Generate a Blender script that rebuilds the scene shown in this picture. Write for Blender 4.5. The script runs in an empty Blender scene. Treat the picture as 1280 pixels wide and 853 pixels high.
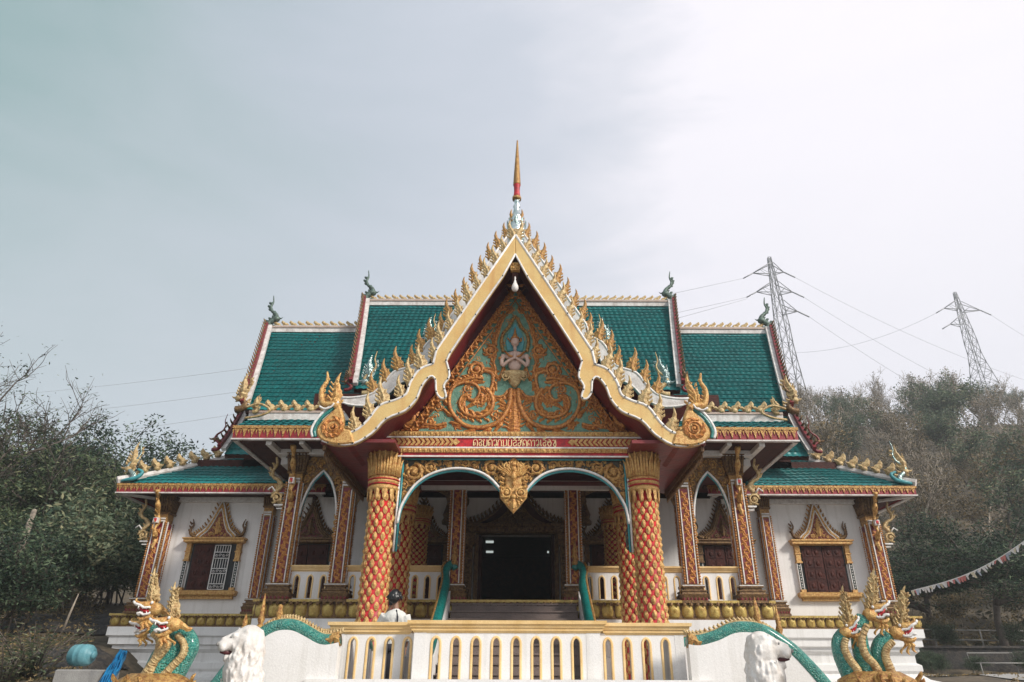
import bpy, math, random
from math import sin, cos, pi, radians, sqrt, atan2
from mathutils import Vector, Matrix, noise
random.seed(7)
sc = bpy.context.scene
COL = sc.collection
V = Vector
# ---------------------------------------------------------------- camera model
FPX, PITCH, CAMX, CAMZ = 846.0, radians(26.49), 0.177, 1.6
CP, SP = cos(PITCH), sin(PITCH)
def unp(px, py, Y):
    """point at distance Y in front of the viewer, seen at photo pixel px,py (used to measure the place)"""
    u = (px - 655.0) / FPX; v = (426.5 - py) / FPX
    t = Y / (CP - v * SP)
    return V((CAMX + u * t, Y, CAMZ + t * (SP + v * CP)))
def m2(px, py, Y):
    p = unp(px, py, Y); return (p.x, p.z)
# ---------------------------------------------------------------- materials
MATS = {}
def mat(name, col, rough=.6, metal=0.0, var=.18, scale=3.0, col2=None, bump=0.0, bscale=30, spec=.5, fine=60, dirt=None, coat=0.0):
    m = bpy.data.materials.new(name); m.use_nodes = True
    nt = m.node_tree; N = nt.nodes; L = nt.links
    b = N['Principled BSDF']; b.inputs['Roughness'].default_value = rough; b.inputs['Metallic'].default_value = metal
    b.inputs['Specular IOR Level'].default_value = spec
    if coat: b.inputs['Coat Weight'].default_value = coat; b.inputs['Coat Roughness'].default_value = .15
    tc = N.new('ShaderNodeTexCoord')
    n1 = N.new('ShaderNodeTexNoise'); n1.inputs['Scale'].default_value = scale; n1.inputs['Detail'].default_value = 6; n1.inputs['Roughness'].default_value = .65
    n2 = N.new('ShaderNodeTexNoise'); n2.inputs['Scale'].default_value = fine; n2.inputs['Detail'].default_value = 3
    L.new(tc.outputs['Object'], n1.inputs['Vector']); L.new(tc.outputs['Object'], n2.inputs['Vector'])
    mx = N.new('ShaderNodeMix'); mx.data_type = 'RGBA'
    c2 = col2 if col2 else tuple(c * (1 - var * 2) for c in col)
    mx.inputs['A'].default_value = (*c2, 1); mx.inputs['B'].default_value = (*col, 1)
    r = N.new('ShaderNodeMapRange'); r.inputs['From Min'].default_value = .35; r.inputs['From Max'].default_value = .6
    L.new(n1.outputs['Fac'], r.inputs['Value']); L.new(r.outputs['Result'], mx.inputs['Factor'])
    mx2 = N.new('ShaderNodeMix'); mx2.data_type = 'RGBA'; mx2.blend_type = 'MULTIPLY'; mx2.inputs['Factor'].default_value = 1
    r2 = N.new('ShaderNodeMapRange'); r2.inputs['From Min'].default_value = .3; r2.inputs['From Max'].default_value = .7
    r2.inputs['To Min'].default_value = 1 - var; r2.inputs['To Max'].default_value = 1 + var * .3
    L.new(n2.outputs['Fac'], r2.inputs['Value'])
    L.new(mx.outputs['Result'], mx2.inputs['A']); L.new(r2.outputs['Result'], mx2.inputs['B'])
    out = mx2.outputs['Result']
    if dirt:
        # rain streaks: noise stretched along Z
        mp = N.new('ShaderNodeMapping'); mp.inputs['Scale'].default_value = (5, 5, .35)
        n3 = N.new('ShaderNodeTexNoise'); n3.inputs['Scale'].default_value = 1.6; n3.inputs['Detail'].default_value = 7
        L.new(tc.outputs['Object'], mp.inputs['Vector']); L.new(mp.outputs['Vector'], n3.inputs['Vector'])
        r3 = N.new('ShaderNodeMapRange'); r3.inputs['From Min'].default_value = .52; r3.inputs['From Max'].default_value = .75
        r3.inputs['To Max'].default_value = dirt[3]
        L.new(n3.outputs['Fac'], r3.inputs['Value'])
        mx3 = N.new('ShaderNodeMix'); mx3.data_type = 'RGBA'; mx3.inputs['B'].default_value = (*dirt[:3], 1)
        L.new(r3.outputs['Result'], mx3.inputs['Factor']); L.new(out, mx3.inputs['A']); out = mx3.outputs['Result']
    L.new(out, b.inputs['Base Color'])
    if bump:
        n4 = N.new('ShaderNodeTexNoise'); n4.inputs['Scale'].default_value = bscale; n4.inputs['Detail'].default_value = 4
        L.new(tc.outputs['Object'], n4.inputs['Vector'])
        bp = N.new('ShaderNodeBump'); bp.inputs['Strength'].default_value = bump; bp.inputs['Distance'].default_value = .02
        L.new(n4.outputs['Fac'], bp.inputs['Height']); L.new(bp.outputs['Normal'], b.inputs['Normal'])
    MATS[name] = m
    return m
def leafmat(name, cols, rough=.6, transl=.25):
    """foliage: one colour per leaf, from a per-face attribute"""
    m = bpy.data.materials.new(name); m.use_nodes = True
    nt = m.node_tree; N = nt.nodes; L = nt.links
    b = N['Principled BSDF']; b.inputs['Roughness'].default_value = rough; b.inputs['Specular IOR Level'].default_value = .3
    at = N.new('ShaderNodeAttribute'); at.attribute_name = 'tint'
    cr = N.new('ShaderNodeValToRGB'); L.new(at.outputs['Fac'], cr.inputs['Fac'])
    el = cr.color_ramp.elements
    while len(el) < len(cols): el.new(.5)
    for i, c in enumerate(cols): el[i].position = i / (len(cols) - 1); el[i].color = (*c, 1)
    L.new(cr.outputs['Color'], b.inputs['Base Color'])
    t = N.new('ShaderNodeBsdfTranslucent'); L.new(cr.outputs['Color'], t.inputs['Color'])
    ms = N.new('ShaderNodeMixShader'); ms.inputs['Fac'].default_value = transl
    L.new(b.outputs['BSDF'], ms.inputs[1]); L.new(t.outputs['BSDF'], ms.inputs[2])
    L.new(ms.outputs['Shader'], N['Material Output'].inputs['Surface'])
    MATS[name] = m; return m
mat('gold', (.60, .36, .11), .40, .3, .4, 26, (.24, .075, .02), .8, 70, fine=110)
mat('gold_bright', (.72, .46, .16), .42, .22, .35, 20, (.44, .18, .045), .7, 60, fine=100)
mat('gold_pale', (.62, .47, .23), .45, .2, .35, 20, (.34, .19, .07), .7, 60, fine=100)
mat('gold_copper', (.66, .30, .075), .42, .25, .35, 24, (.32, .09, .025), .6, 60)
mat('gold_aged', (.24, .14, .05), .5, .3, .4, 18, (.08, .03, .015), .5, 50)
mat('board_yellow', (.66, .47, .19), .5, .1, .1, 1.6, (.60, .36, .12), .15, 30, dirt=(.50, .25, .08, .6))
mat('cream_yellow', (.84, .60, .29), .6, 0, .1, 3, (.70, .45, .17), .15, 40)
mat('white', (.80, .78, .76), .7, 0, .08, .9, (.71, .69, .66), .15, 40, dirt=(.44, .41, .36, .42))
mat('white_plinth', (.80, .79, .77), .6, 0, .06, 1.2, (.72, .71, .69), .12, 40, dirt=(.42, .40, .36, .4))
mat('white_trim', (.80, .78, .75), .55, 0, .12, 12, (.62, .58, .54), .2, 60)
mat('ridge_white', (.72, .69, .66), .7, 0, .15, 5, (.50, .46, .43), .3, 40, dirt=(.30, .24, .20, .6))
mat('ridge_pink', (.42, .30, .24), .7, 0, .25, 8, (.50, .40, .34), .4, 50)
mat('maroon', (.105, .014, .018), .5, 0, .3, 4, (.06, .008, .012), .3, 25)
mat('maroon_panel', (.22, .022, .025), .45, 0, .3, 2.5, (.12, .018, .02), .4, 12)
mat('red_dark', (.20, .012, .016), .5, 0, .2, 8, (.12, .008, .012), .2, 40)
mat('red', (.58, .012, .020), .5, 0, .2, 8, (.25, .008, .016), .2, 40)
mat('dark', (.012, .014, .015), .6, 0, .2, 5, None, .2, 30)
mat('dark_green', (.012, .035, .03), .6, 0, .3, 8, None, .2, 30)
mat('screen_dark', (.06, .045, .022), .6, 0, .3, 8, (.02, .03, .025), .3, 30)
mat('fascia_red', (.30, .012, .02), .5, 0, .2, 8, (.18, .008, .014), .2, 40)
mat('patina', (.13, .19, .16), .4, .3, .3, 16, (.05, .07, .05), .6, 60)
mat('mint', (.17, .33, .24), .6, 0, .25, 12, (.09, .22, .16), .6, 50)
mat('teal_glaze', (.012, .23, .20), .3, 0, .35, 14, (.005, .12, .11), .6, 70, coat=.4)
mat('teal_trim', (.05, .30, .33), .4, 0, .2, 9, (.03, .2, .22), .2, 40)
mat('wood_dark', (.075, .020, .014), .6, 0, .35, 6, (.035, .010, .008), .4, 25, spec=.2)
mat('petal_gold', (.60, .45, .13), .42, .2, .3, 9, (.40, .24, .06), .4, 40)
mat('stone_step', (.20, .15, .13), .6, 0, .15, 4, (.15, .115, .10), .3, 50)
mat('marble', (.74, .71, .68), .5, 0, .12, 3.5, (.62, .57, .52), .3, 20, dirt=(.52, .43, .34, .5))
mat('skin_stone', (.62, .44, .36), .5, 0, .1, 6, None, .1, 30)
mat('silver', (.42, .50, .48), .25, .75, .3, 16, (.16, .26, .24), .6, 60)
mat('mirror', (.75, .78, .77), .12, 1.0, .2, 16, (.35, .5, .48), .5, 60)
mat('steel', (.30, .305, .315), .6, .5, .2, 5)  # grey lightened to paint distance haze into the pylons
mat('cable', (.42, .43, .44), .6, .2, .1, 5)
mat('concrete', (.34, .33, .31), .8, 0, .2, 2, (.24, .23, .22), .4, 30)
mat('bark', (.13, .105, .085), .85, 0, .3, 5, (.075, .06, .05), .8, 20)
mat('bark_pale', (.38, .32, .25), .85, 0, .3, 5, (.17, .14, .11), .8, 20)
mat('skin', (.28, .15, .095), .55, 0, .08, 8)
mat('hair', (.008, .008, .010), .4, 0, .2, 20)
mat('blouse', (.70, .70, .66), .8, 0, .1, 9, (.60, .60, .56), .5, 25)
mat('cloth_dark', (.02, .02, .03), .8, 0, .1, 9)
mat('letter_gold', (.90, .74, .40), .5, 0, .05, 5)
mat('tank_blue', (.16, .36, .40), .5, 0, .15, 4, (.08, .25, .30), .2, 20)
mat('tarp_blue', (.01, .22, .46), .5, 0, .25, 6, (.008, .12, .30), .5, 9)
mat('net_black', (.020, .019, .021), .8, 0, .6, 5, (.075, .062, .05), 1.0, 14, fine=22)
mat('flag_white', (.75, .72, .70), .8, 0, .1); mat('flag_red', (.60, .22, .20), .8, 0, .1); mat('flag_yellow', (.65, .58, .42), .8, 0, .1); mat('flag_blue', (.45, .5, .58), .8, 0, .1)
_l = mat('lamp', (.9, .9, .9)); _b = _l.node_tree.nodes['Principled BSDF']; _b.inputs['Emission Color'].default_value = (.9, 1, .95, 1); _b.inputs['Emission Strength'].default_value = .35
def tile_material():
    m = mat('roof_tile', (.002, .180, .178), .40, 0, .30, .8, (.0015, .125, .128), .10, 30, spec=.4, fine=7, dirt=(.025, .095, .085, .6))
    return m
tile_material()
leafmat('leaf_dark', [(.006, .016, .011), (.018, .040, .025), (.048, .085, .045), (.13, .175, .095)])
leafmat('leaf_mid', [(.012, .025, .014), (.060, .095, .045), (.12, .155, .07), (.24, .25, .13)])
leafmat('leaf_dry', [(.045, .052, .03), (.11, .092, .048), (.21, .155, .075), (.34, .24, .11)])
leafmat('leaf_pale', [(.045, .078, .048), (.10, .145, .085), (.18, .215, .13), (.32, .30, .17)])
# ---------------------------------------------------------------- mesh builder
WO = {}
def origin(o): return WO.get(o.name, V((0, 0, 0)))
class MB:
    def __init__(s): s.v = []; s.f = []; s.sm = []; s.mi = []
    def add(s, vs, fs, smooth=False, m=0):
        k = len(s.v); s.v.extend([V(p) for p in vs])
        for f in fs: s.f.append([i + k for i in f]); s.sm.append(smooth); s.mi.append(m)
    def box(s, x0, x1, y0, y1, z0, z1, m=0):
        vs = [(x0,y0,z0),(x1,y0,z0),(x1,y1,z0),(x0,y1,z0),(x0,y0,z1),(x1,y0,z1),(x1,y1,z1),(x0,y1,z1)]
        s.add(vs, [(0,3,2,1),(4,5,6,7),(0,1,5,4),(1,2,6,5),(2,3,7,6),(3,0,4,7)], False, m)
    def mould(s, x0, x1, y0, y1, prof, m=0):
        vs = []; fs = []
        for z, o in prof: vs += [(x0-o,y0-o,z),(x1+o,y0-o,z),(x1+o,y1+o,z),(x0-o,y1+o,z)]
        n = len(prof)
        for i in range(n-1):
            for j in range(4):
                a = i*4+j; b = i*4+(j+1)%4; fs.append((a, b, b+4, a+4))
        up = prof[-1][0] > prof[0][0]
        bot = (0,3,2,1); top = tuple((n-1)*4+k for k in (0,1,2,3))
        fs += [bot, top]
        if not up: fs = [tuple(reversed(f)) for f in fs]
        s.add(vs, fs, False, m)
    def prism(s, pts, F, d0, d1, bev=0.0, m=0, smooth=False):
        """pts: closed 2D outline, F(a,b,d)->point, d1 is the front"""
        n = len(pts)
        ar = sum(pts[i][0]*pts[(i+1)%n][1] - pts[(i+1)%n][0]*pts[i][1] for i in range(n))
        if ar < 0: pts = pts[::-1]
        vs = [F(a, b, d0) for a, b in pts] ; rings = 1
        if bev:
            ins = []
            for i in range(n):
                p0 = V((*pts[i-1],)); p = V((*pts[i],)); p2 = V((*pts[(i+1)%n],))
                e1 = (p-p0).normalized() if (p-p0).length > 1e-9 else V((1,0)); e2 = (p2-p).normalized() if (p2-p).length > 1e-9 else e1
                nn = V((-(e1.y+e2.y), e1.x+e2.x)); nn = nn.normalized() if nn.length > 1e-6 else V((0,0))
                ins.append(p + nn*bev)
            vs += [F(a, b, d1-bev) for a, b in pts]; vs += [F(q.x, q.y, d1) for q in ins]; rings = 3
        else: vs += [F(a, b, d1) for a, b in pts]; rings = 2
        fs = [tuple(reversed(range(n))), tuple((rings-1)*n+i for i in range(n))]
        for r in range(rings-1):
            for i in range(n):
                j = (i+1) % n; fs.append((r*n+i, r*n+j, (r+1)*n+j, (r+1)*n+i))
        s.add(vs, fs, smooth, m)
    def tube(s, path, rad, seg=6, smooth=True, m=0, up=None, flat=1.0):
        path = [V(p) for p in path]; n = len(path)
        if not hasattr(rad, '__len__'): rad = [rad]*n
        vs = []; fs = []; ref = V(up) if up else None; side = None
        for i, p in enumerate(path):
            t = (path[min(i+1, n-1)] - path[max(i-1, 0)])
            t = t.normalized() if t.length > 1e-9 else V((0,0,1))
            if side is None:
                r = ref if ref else (V((0,0,1)) if abs(t.z) < .9 else V((0,1,0)))
                side = t.cross(r); side = side.normalized() if side.length > 1e-6 else V((1,0,0))
            side = (side - t*side.dot(t)); side = side.normalized() if side.length > 1e-6 else V((1,0,0))
            if ref is not None:
                q = t.cross(ref)
                if q.length > 1e-4: side = q.normalized()
            w = side.cross(t)
            for k in range(seg):
                a = 2*pi*k/seg; vs.append(p + side*(cos(a)*rad[i]) + w*(sin(a)*rad[i]*flat))
        for i in range(n-1):
            for k in range(seg):
                j = (k+1) % seg; fs.append((i*seg+k, (i+1)*seg+k, (i+1)*seg+j, i*seg+j))
        fs.append(tuple(range(seg))); fs.append(tuple(reversed([(n-1)*seg+k for k in range(seg)])))
        s.add(vs, fs, smooth, m)
    def lathe(s, prof, c, seg=16, m=0, smooth=True, squash=(1,1)):
        vs = []; fs = []; n = len(prof)
        for r, z in prof:
            for k in range(seg):
                a = 2*pi*k/seg; vs.append((c[0]+r*cos(a)*squash[0], c[1]+r*sin(a)*squash[1], c[2]+z))
        for i in range(n-1):
            for k in range(seg):
                j = (k+1) % seg; fs.append((i*seg+k, i*seg+j, (i+1)*seg+j, (i+1)*seg+k))
        fs.append(tuple(reversed(range(seg)))); fs.append(tuple((n-1)*seg+k for k in range(seg)))
        s.add(vs, fs, smooth, m)
    def ball(s, c, r, nu=10, nv=6, m=0, M=None):
        if not hasattr(r, '__len__'): r = (r, r, r)
        c = V(c); vs = []; fs = []
        for i in range(nv+1):
            th = pi*i/nv
            for k in range(nu):
                a = 2*pi*k/nu; p = V((r[0]*sin(th)*cos(a), r[1]*sin(th)*sin(a), r[2]*cos(th)))
                if M: p = M @ p
                vs.append(c + p)
        for i in range(nv):
            for k in range(nu):
                j = (k+1) % nu; fs.append((i*nu+k, (i+1)*nu+k, (i+1)*nu+j, i*nu+j))
        s.add(vs, fs, True, m)
    def flame(s, base, H, W, up=(0,0,1), side=(1,0,0), bend=.12, ser=3, thick=.35, n=12, lean=0.0, m=0, waves=1.0, body=None):
        """a kanok flame leaf: serrated, s-curved, ridged on both sides"""
        base = V(base); up = V(up).normalized(); side = V(side).normalized(); nr = side.cross(up).normalized()
        vs = []; fs = []
        for i in range(n+1):
            t = i/n
            c = base + up*(H*t) + side*(H*(bend*sin(2*pi*waves*t) + lean*t*t))
            w = W*.5*((.62+1.1*t)*(1-t)**.75 if body is None else body(t))
            w *= 1 + .38*((t*ser*1.0) % 1.0 - .5)
            if i == n: w = W*.02
            th = w*thick*1.4 + .003
            vs += [c - side*w, c - nr*th, c + side*w, c + nr*th]
        for i in range(n):
            for k in range(4):
                j = (k+1) % 4; fs.append((i*4+k, i*4+j, (i+1)*4+j, (i+1)*4+k))
        fs.append((3,2,1,0)); fs.append(tuple(n*4+k for k in range(4)))
        s.add(vs, fs, False, m)
    def merge(s, o, M=None):
        k = len(s.v); s.v.extend([(M @ p if M else p.copy()) for p in o.v])
        fl = M is not None and M.to_3x3().determinant() < 0
        for f, a, b in zip(o.f, o.sm, o.mi):
            g = [i + k for i in f]; s.f.append(g[::-1] if fl else g); s.sm.append(a); s.mi.append(b)
    def mirrored(s):
        o = MB(); o.merge(s, Matrix.Scale(-1, 4, V((1,0,0)))); return o
    def mesh(s, name, mats, off=V((0,0,0)), tint=None):
        me = bpy.data.meshes.new(name)
        me.from_pydata([tuple(p - off) for p in s.v], [], s.f)
        mats = mats if isinstance(mats, (list, tuple)) else [mats]
        for q in mats: me.materials.append(MATS[q])
        me.polygons.foreach_set('use_smooth', s.sm); me.polygons.foreach_set('material_index', s.mi)
        if tint is not None:
            a = me.attributes.new('tint', 'FLOAT', 'FACE'); a.data.foreach_set('value', tint)
        me.update(); return me
    def build(s, name, mats, parent=None, org=None, **kw):
        off = origin(parent) if parent else (V(org) if org else V((0,0,0)))
        o = bpy.data.objects.new(name, s.mesh(name, mats, off, **kw)); COL.objects.link(o)
        WO[o.name] = off.copy()
        if parent: o.parent = parent
        elif org: o.location = off
        return o
def inst(mesh, name, parent, M):
    o = bpy.data.objects.new(name, mesh); COL.objects.link(o); o.parent = parent
    o.matrix_local = Matrix.Translation(-origin(parent)) @ M
    WO[o.name] = origin(parent).copy(); return o
def T(x, y, z): return Matrix.Translation((x, y, z))
def empty(name, loc):
    o = bpy.data.objects.new(name, None); COL.objects.link(o); o.location = loc; o.empty_display_size = .3
    WO[o.name] = V(loc); return o
def tag(o, label=None, cat=None, group=None, kind=None):
    if label: o['label'] = label
    if cat: o['category'] = cat
    if group: o['group'] = group
    if kind: o['kind'] = kind
    return o
def FY(Y):     # facade frame: a=x, b=z, d towards the viewer
    return lambda a, b, d: V((a, Y - d, b))
def fuse(mb, voxel, smooth=4, it=.6):
    """join overlapping lumps into one continuous skin"""
    me = mb.mesh('tmp', 'white'); o = bpy.data.objects.new('tmp', me); COL.objects.link(o)
    r = o.modifiers.new('r', 'REMESH'); r.mode = 'VOXEL'; r.voxel_size = voxel
    q = o.modifiers.new('s', 'SMOOTH'); q.factor = it; q.iterations = smooth
    dg = bpy.context.evaluated_depsgraph_get(); dg.update()
    me2 = bpy.data.meshes.new_from_object(o.evaluated_get(dg))
    out = MB(); out.v = [v.co.copy() for v in me2.vertices]; out.f = [list(p.vertices) for p in me2.polygons]
    out.sm = [True]*len(out.f); out.mi = [0]*len(out.f)
    bpy.data.objects.remove(o); return out
def spline(pts, k=6):
    """Catmull-Rom through 2D/3D points"""
    P = [V(p) if len(p) == 3 else V((p[0], p[1], 0)) for p in pts]; out = []
    for i in range(len(P)-1):
        a = P[max(i-1,0)]; b = P[i]; c = P[i+1]; d = P[min(i+2, len(P)-1)]
        for j in range(k):
            t = j/k
            out.append(.5*((2*b) + (c-a)*t + (2*a-5*b+4*c-d)*t*t + (3*b-a-3*c+d)*t**3))
    out.append(P[-1]); return out
# ---------------------------------------------------------------- carved ornament
def scroll(mb, F, cx, cz, R, dirn=1, a0=0., turns=1.5, w=None, leaves=5, d=.0, k=16):
    w = w or R*.235
    path = []; rad = []
    for i in range(k+1):
        s_ = i/k; a = a0 + dirn*turns*2*pi*s_; r = (R - w)*(1 - .84*s_**1.5)
        path.append(F(cx + r*cos(a), cz + r*sin(a), d + w*.5)); rad.append(w*(1.0-.35*s_))
    mb.tube(path, rad, 5, True)
    mb.ball(F(cx, cz, d + w*.6), (w*1.5, w*1.2, w*1.5), 6, 4)
    up0 = F(0, 1, 0) - F(0, 0, 0); sd0 = F(1, 0, 0) - F(0, 0, 0)
    for i in range(leaves):
        a = a0 + dirn*2*pi*(i+.5)/leaves*.85; t = a + dirn*pi*.44
        pos = F(cx + R*.72*cos(a), cz + R*.72*sin(a), d + w*.7)
        u = sd0*cos(t) + up0*sin(t); q = -sd0*sin(t) + up0*cos(t)
        mb.flame(pos, R*.70, R*.50, u, q*dirn, .10, 2, .5, 5, lean=.30)
def vine(mb, F, pts, w, leafs=6, leaf=.1, side=1, taper=.5, d=0.):
    P = spline(pts, 5); n = len(P)
    mb.tube([F(p.x, p.y, d + w*.6) for p in P], [w*(1 - taper*i/n) for i in range(n)], 5, True)
    up0 = F(0, 1, 0) - F(0, 0, 0); sd0 = F(1, 0, 0) - F(0, 0, 0)
    for i in range(leafs):
        j = int((i+.7)/(leafs+.6)*(n-2)); t = (P[j+1]-P[j]); a = atan2(t.y, t.x) + side*.9
        u = sd0*cos(a) + up0*sin(a); q = -sd0*sin(a) + up0*cos(a)
        mb.flame(F(P[j].x, P[j].y, d + w*.5), leaf, leaf*.62, u, q, .08, 2, .5, 5, lean=-.35*side)
def inpoly(p, poly):
    x, y = p; c = False; n = len(poly); j = n-1
    for i in range(n):
        xi, yi = poly[i][0], poly[i][1]; xj, yj = poly[j][0], poly[j][1]
        if (yi > y) != (yj > y) and x < (xj-xi)*(y-yi)/(yj-yi)+xi: c = not c
        j = i
    return c
def pack(poly, rmin, rmax, seed=1, tries=220, inside=None, pre=()):
    rnd = random.Random(seed); xs = [p[0] for p in poly]; ys = [p[1] for p in poly]; C = list(pre); r = rmax
    test = inside or (lambda x, y: inpoly((x, y), poly))
    while r >= rmin:
        for _ in range(tries):
            x = rnd.uniform(min(xs), max(xs)); y = rnd.uniform(min(ys), max(ys))
            if any((x-a)**2+(y-b)**2 < ((r+q)*.93)**2 for a, b, q in C): continue
            if all(test(x+r*.95*cos(t*pi/4), y+r*.95*sin(t*pi/4)) for t in range(8)): C.append((x, y, r))
        r *= .82
    return C[len(pre):]
def filigree(mb, F, poly, rmin, rmax, seed=1, d=0., inside=None, pre=(), leaves=5):
    rnd = random.Random(seed*7+1)
    for x, y, r in pack(poly, rmin, rmax, seed, 220, inside, pre):
        if r > rmin*1.6: scroll(mb, F, x, y, r*1.02, rnd.choice((-1, 1)), rnd.uniform(0, 6.28), 1.4, None, leaves, d, 12)
        else: mb.flame(F(x, y-r, d+r*.3), r*2.2, r*1.4, F(rnd.uniform(-.6,.6),1,0)-F(0,0,0), F(1,0,0)-F(0,0,0), .1, 2, .5, 6)
def ramp_poly(pts): return [(a, b) for a, b in pts]
# ================================================================ THE TEMPLE
temple = empty('temple', (0, 18, 0))
tag(temple, 'ornate white temple with green tiled roofs, gilded gable and red studded columns', 'temple')
# ---- walls, plinths, floors
YW, YV, YP = 18.0, 14.8, 12.0            # wing wall, veranda front, porch front
ZF, ZL = 2.95, 1.35                      # main floor, landing floor
ZC = 6.15                                # underside of the veranda eave
PL = [(0, .55), (.9, .55), (1.0, .50), (1.25, .50), (1.32, .36), (1.55, .36), (1.60, .20), (1.72, .06), (1.78, .12), (1.90, .12), (1.95, .04),
      (2.12, .04), (2.2, .13), (2.27, .13), (2.3, .21), (2.45, .21), (2.49, .27), (2.68, .27)]
m = MB(); m.mould(-9.5, 9.5, 17.85, 27, PL); m.mould(-5.1, 5.1, 14.72, 17.9, [(0, .40), (1.6, .40), (1.64, .3), (1.95, .3), (1.99, .16), (2.2, .16), (2.24, .08), (2.40, .08), (2.43, .14), (2.655, .14)])
m.build('plinth', 'white_plinth', temple)
def lotus_band(x0, x1, Y, z0, z1, sp, side=0, xs=None):
    m = MB(); h = z1 - z0
    m.box(x0, x1, Y+.0, Y+.2, z0, z1-.03, 1); m.box(x0-.03, x1+.03, Y-.08, Y+.2, z1-.05, z1, 0); m.box(x0-.02, x1+.02, Y-.05, Y+.2, z0-.015, z0+.02, 1)
    n = int(round((x1-x0)/sp)); s_ = (x1-x0)/n
    for i in range(n):
        cx = x0 + s_*(i+.5)
        # egg shaped lotus petal with a small crease
        vs = []; fs = []; R = [(0, 1), (.35, .93), (.7, .7), (.92, .4), (1, 0)]
        for r, b in R:
            for k in range(12):
                a = 2*pi*k/12; ez = sin(a)*(1.0 if sin(a) < 0 else .95)
                ca = abs(cos(a))**.62*(1 if cos(a) > 0 else -1); sa = abs(sin(a))**.72*(1 if sin(a) > 0 else -1); vs.append((cx + r*ca*s_*.455, Y - .085*b + .02, z0 + h*.46 + r*sa*h*.43))
        for q in range(4):
            for k in range(12):
                j = (k+1) % 12; fs.append((q*12+k, q*12+j, (q+1)*12+j, (q+1)*12+k))
        fs.append(tuple(range(11, -1, -1))); m.add(vs, fs, True, 0)
        for dx in (-.25, .25):
            m.flame((cx + dx*s_, Y - .075, z1-.04), -h*.22, s_*.42, (0,0,1), (1,0,0), 0, 1, .25, 3, m=1)
    if xs:
        for X, sgn in xs:
            n2 = 8
            for i in range(n2):
                m.ball((X, Y + .15 + i*sp, z0+h*.46), (.09, sp*.44, h*.43), 8, 6)
            m.box(min(X, X-sgn*.05), max(X, X-sgn*.05), Y+.02, Y+n2*sp, z0, z1-.03, 1)
    m.build('lotus_band', ['petal_gold', 'gold_aged'], temple)
zb0, zb1 = 2.66, 3.0
lotus_band(-5.25, 5.25, 14.66, zb0, zb1+.02, .268, xs=((-5.25, -1), (5.25, 1)))
lotus_band(-9.82, -5.42, 17.72, zb0+.03, zb1-.02, .232, xs=((-9.82, -1),)); lotus_band(5.42, 9.82, 17.72, zb0+.03, zb1-.02, .232, xs=((9.82, 1),))
m = MB(); m.box(-5.2, 5.2, 14.72, 18, zb0, ZF); m.box(-9.6, 9.6, 17.9, 27, 2.68, ZF)
m.build('floor_slab', 'stone_step', temple)
# front wall with a door opening, end walls, back wall
DW, DH = .98, 1.98
m = MB()
for s_ in (-1, 1):
    a, b = sorted((s_*DW, s_*9.3)); m.box(a, b, YW, YW+.25, ZF, 5.9)
m.box(-DW, DW, YW, YW+.25, ZF+DH, 5.9); m.box(-9.3, -9.05, YW+.25, 27, ZF, 5.9); m.box(9.05, 9.3, YW+.25, 27, ZF, 5.9); m.box(-9.05, 9.05, 26.75, 27, ZF, 5.9)
for s_ in (-1, 1):    # upper walls that close the gaps between the roof tiers
    a, b = sorted((s_*5.3, s_*5.15)); m.box(a, b, 14.9, YW, 5.9, 6.4)
m.build('wall', 'white', temple)
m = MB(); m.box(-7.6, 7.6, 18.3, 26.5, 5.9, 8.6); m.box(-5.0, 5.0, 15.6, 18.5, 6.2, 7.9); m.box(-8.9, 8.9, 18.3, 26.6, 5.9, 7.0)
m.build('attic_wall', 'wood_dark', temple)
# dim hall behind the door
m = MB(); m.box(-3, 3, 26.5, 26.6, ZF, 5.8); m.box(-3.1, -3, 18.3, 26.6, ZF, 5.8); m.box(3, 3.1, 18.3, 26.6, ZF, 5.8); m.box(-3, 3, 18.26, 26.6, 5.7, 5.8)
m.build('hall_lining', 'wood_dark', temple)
# ---- tiled roof surfaces
def tiles(A, B, C, D, parent, name='roof_tiles', row=.27, pitch=.165, under=None):
    A, B, C, D = map(V, (A, B, C, D)); nrm = (B-A).cross(D-A).normalized()
    if nrm.z < 0: nrm = -nrm
    Ls = ((D-A).length + (C-B).length)/2; nr = max(2, int(round(Ls/row)))
    ax = (B-A).normalized(); nc = int((B-A).length/pitch*5); vs = []; fs = []
    def P(u, v): return A*(1-u)*(1-v) + B*u*(1-v) + C*u*v + D*(1-u)*v
    for r in range(nr):
        for e, lift in ((0, .038), (1, .004)):
            v = (r+e)/nr
            jit = noise.noise(V((r*3.1, 7, 0)))*.01
            for c in range(nc+1):
                p = P(c/nc, v); x = p.dot(ax)/pitch
                h = .034*abs(sin(pi*x + .3*(r % 2)))**.8
                p = p + nrm*(lift*.62 + h*.72 + .024*noise.noise(p*.9) + .008*noise.noise(p*5)) 
                if e == 0: p = p - (D-A).normalized()*.02*abs(sin(pi*x+.5))
                vs.append(p)
    w = nc+1
    for r in range(2*nr-1):
        for c in range(nc): fs.append((r*w+c, r*w+c+1, (r+1)*w+c+1, (r+1)*w+c))
    m = MB(); m.add(vs, fs, True)
    for i in range(len(m.sm)):
        if (i//nc) % 2 == 1: m.sm[i] = False
    q = [A, B, C, D]; b = [p - nrm*.10 for p in q]
    m.add(q + b, [(3,2,1,0) if (B-A).cross(D-A).z > 0 else (0,1,2,3), (4,5,6,7), (0,1,5,4), (1,2,6,5), (2,3,7,6), (3,0,4,7)], False, 1)
    return m.build(name, ['roof_tile', 'wood_dark'], parent)
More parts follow.
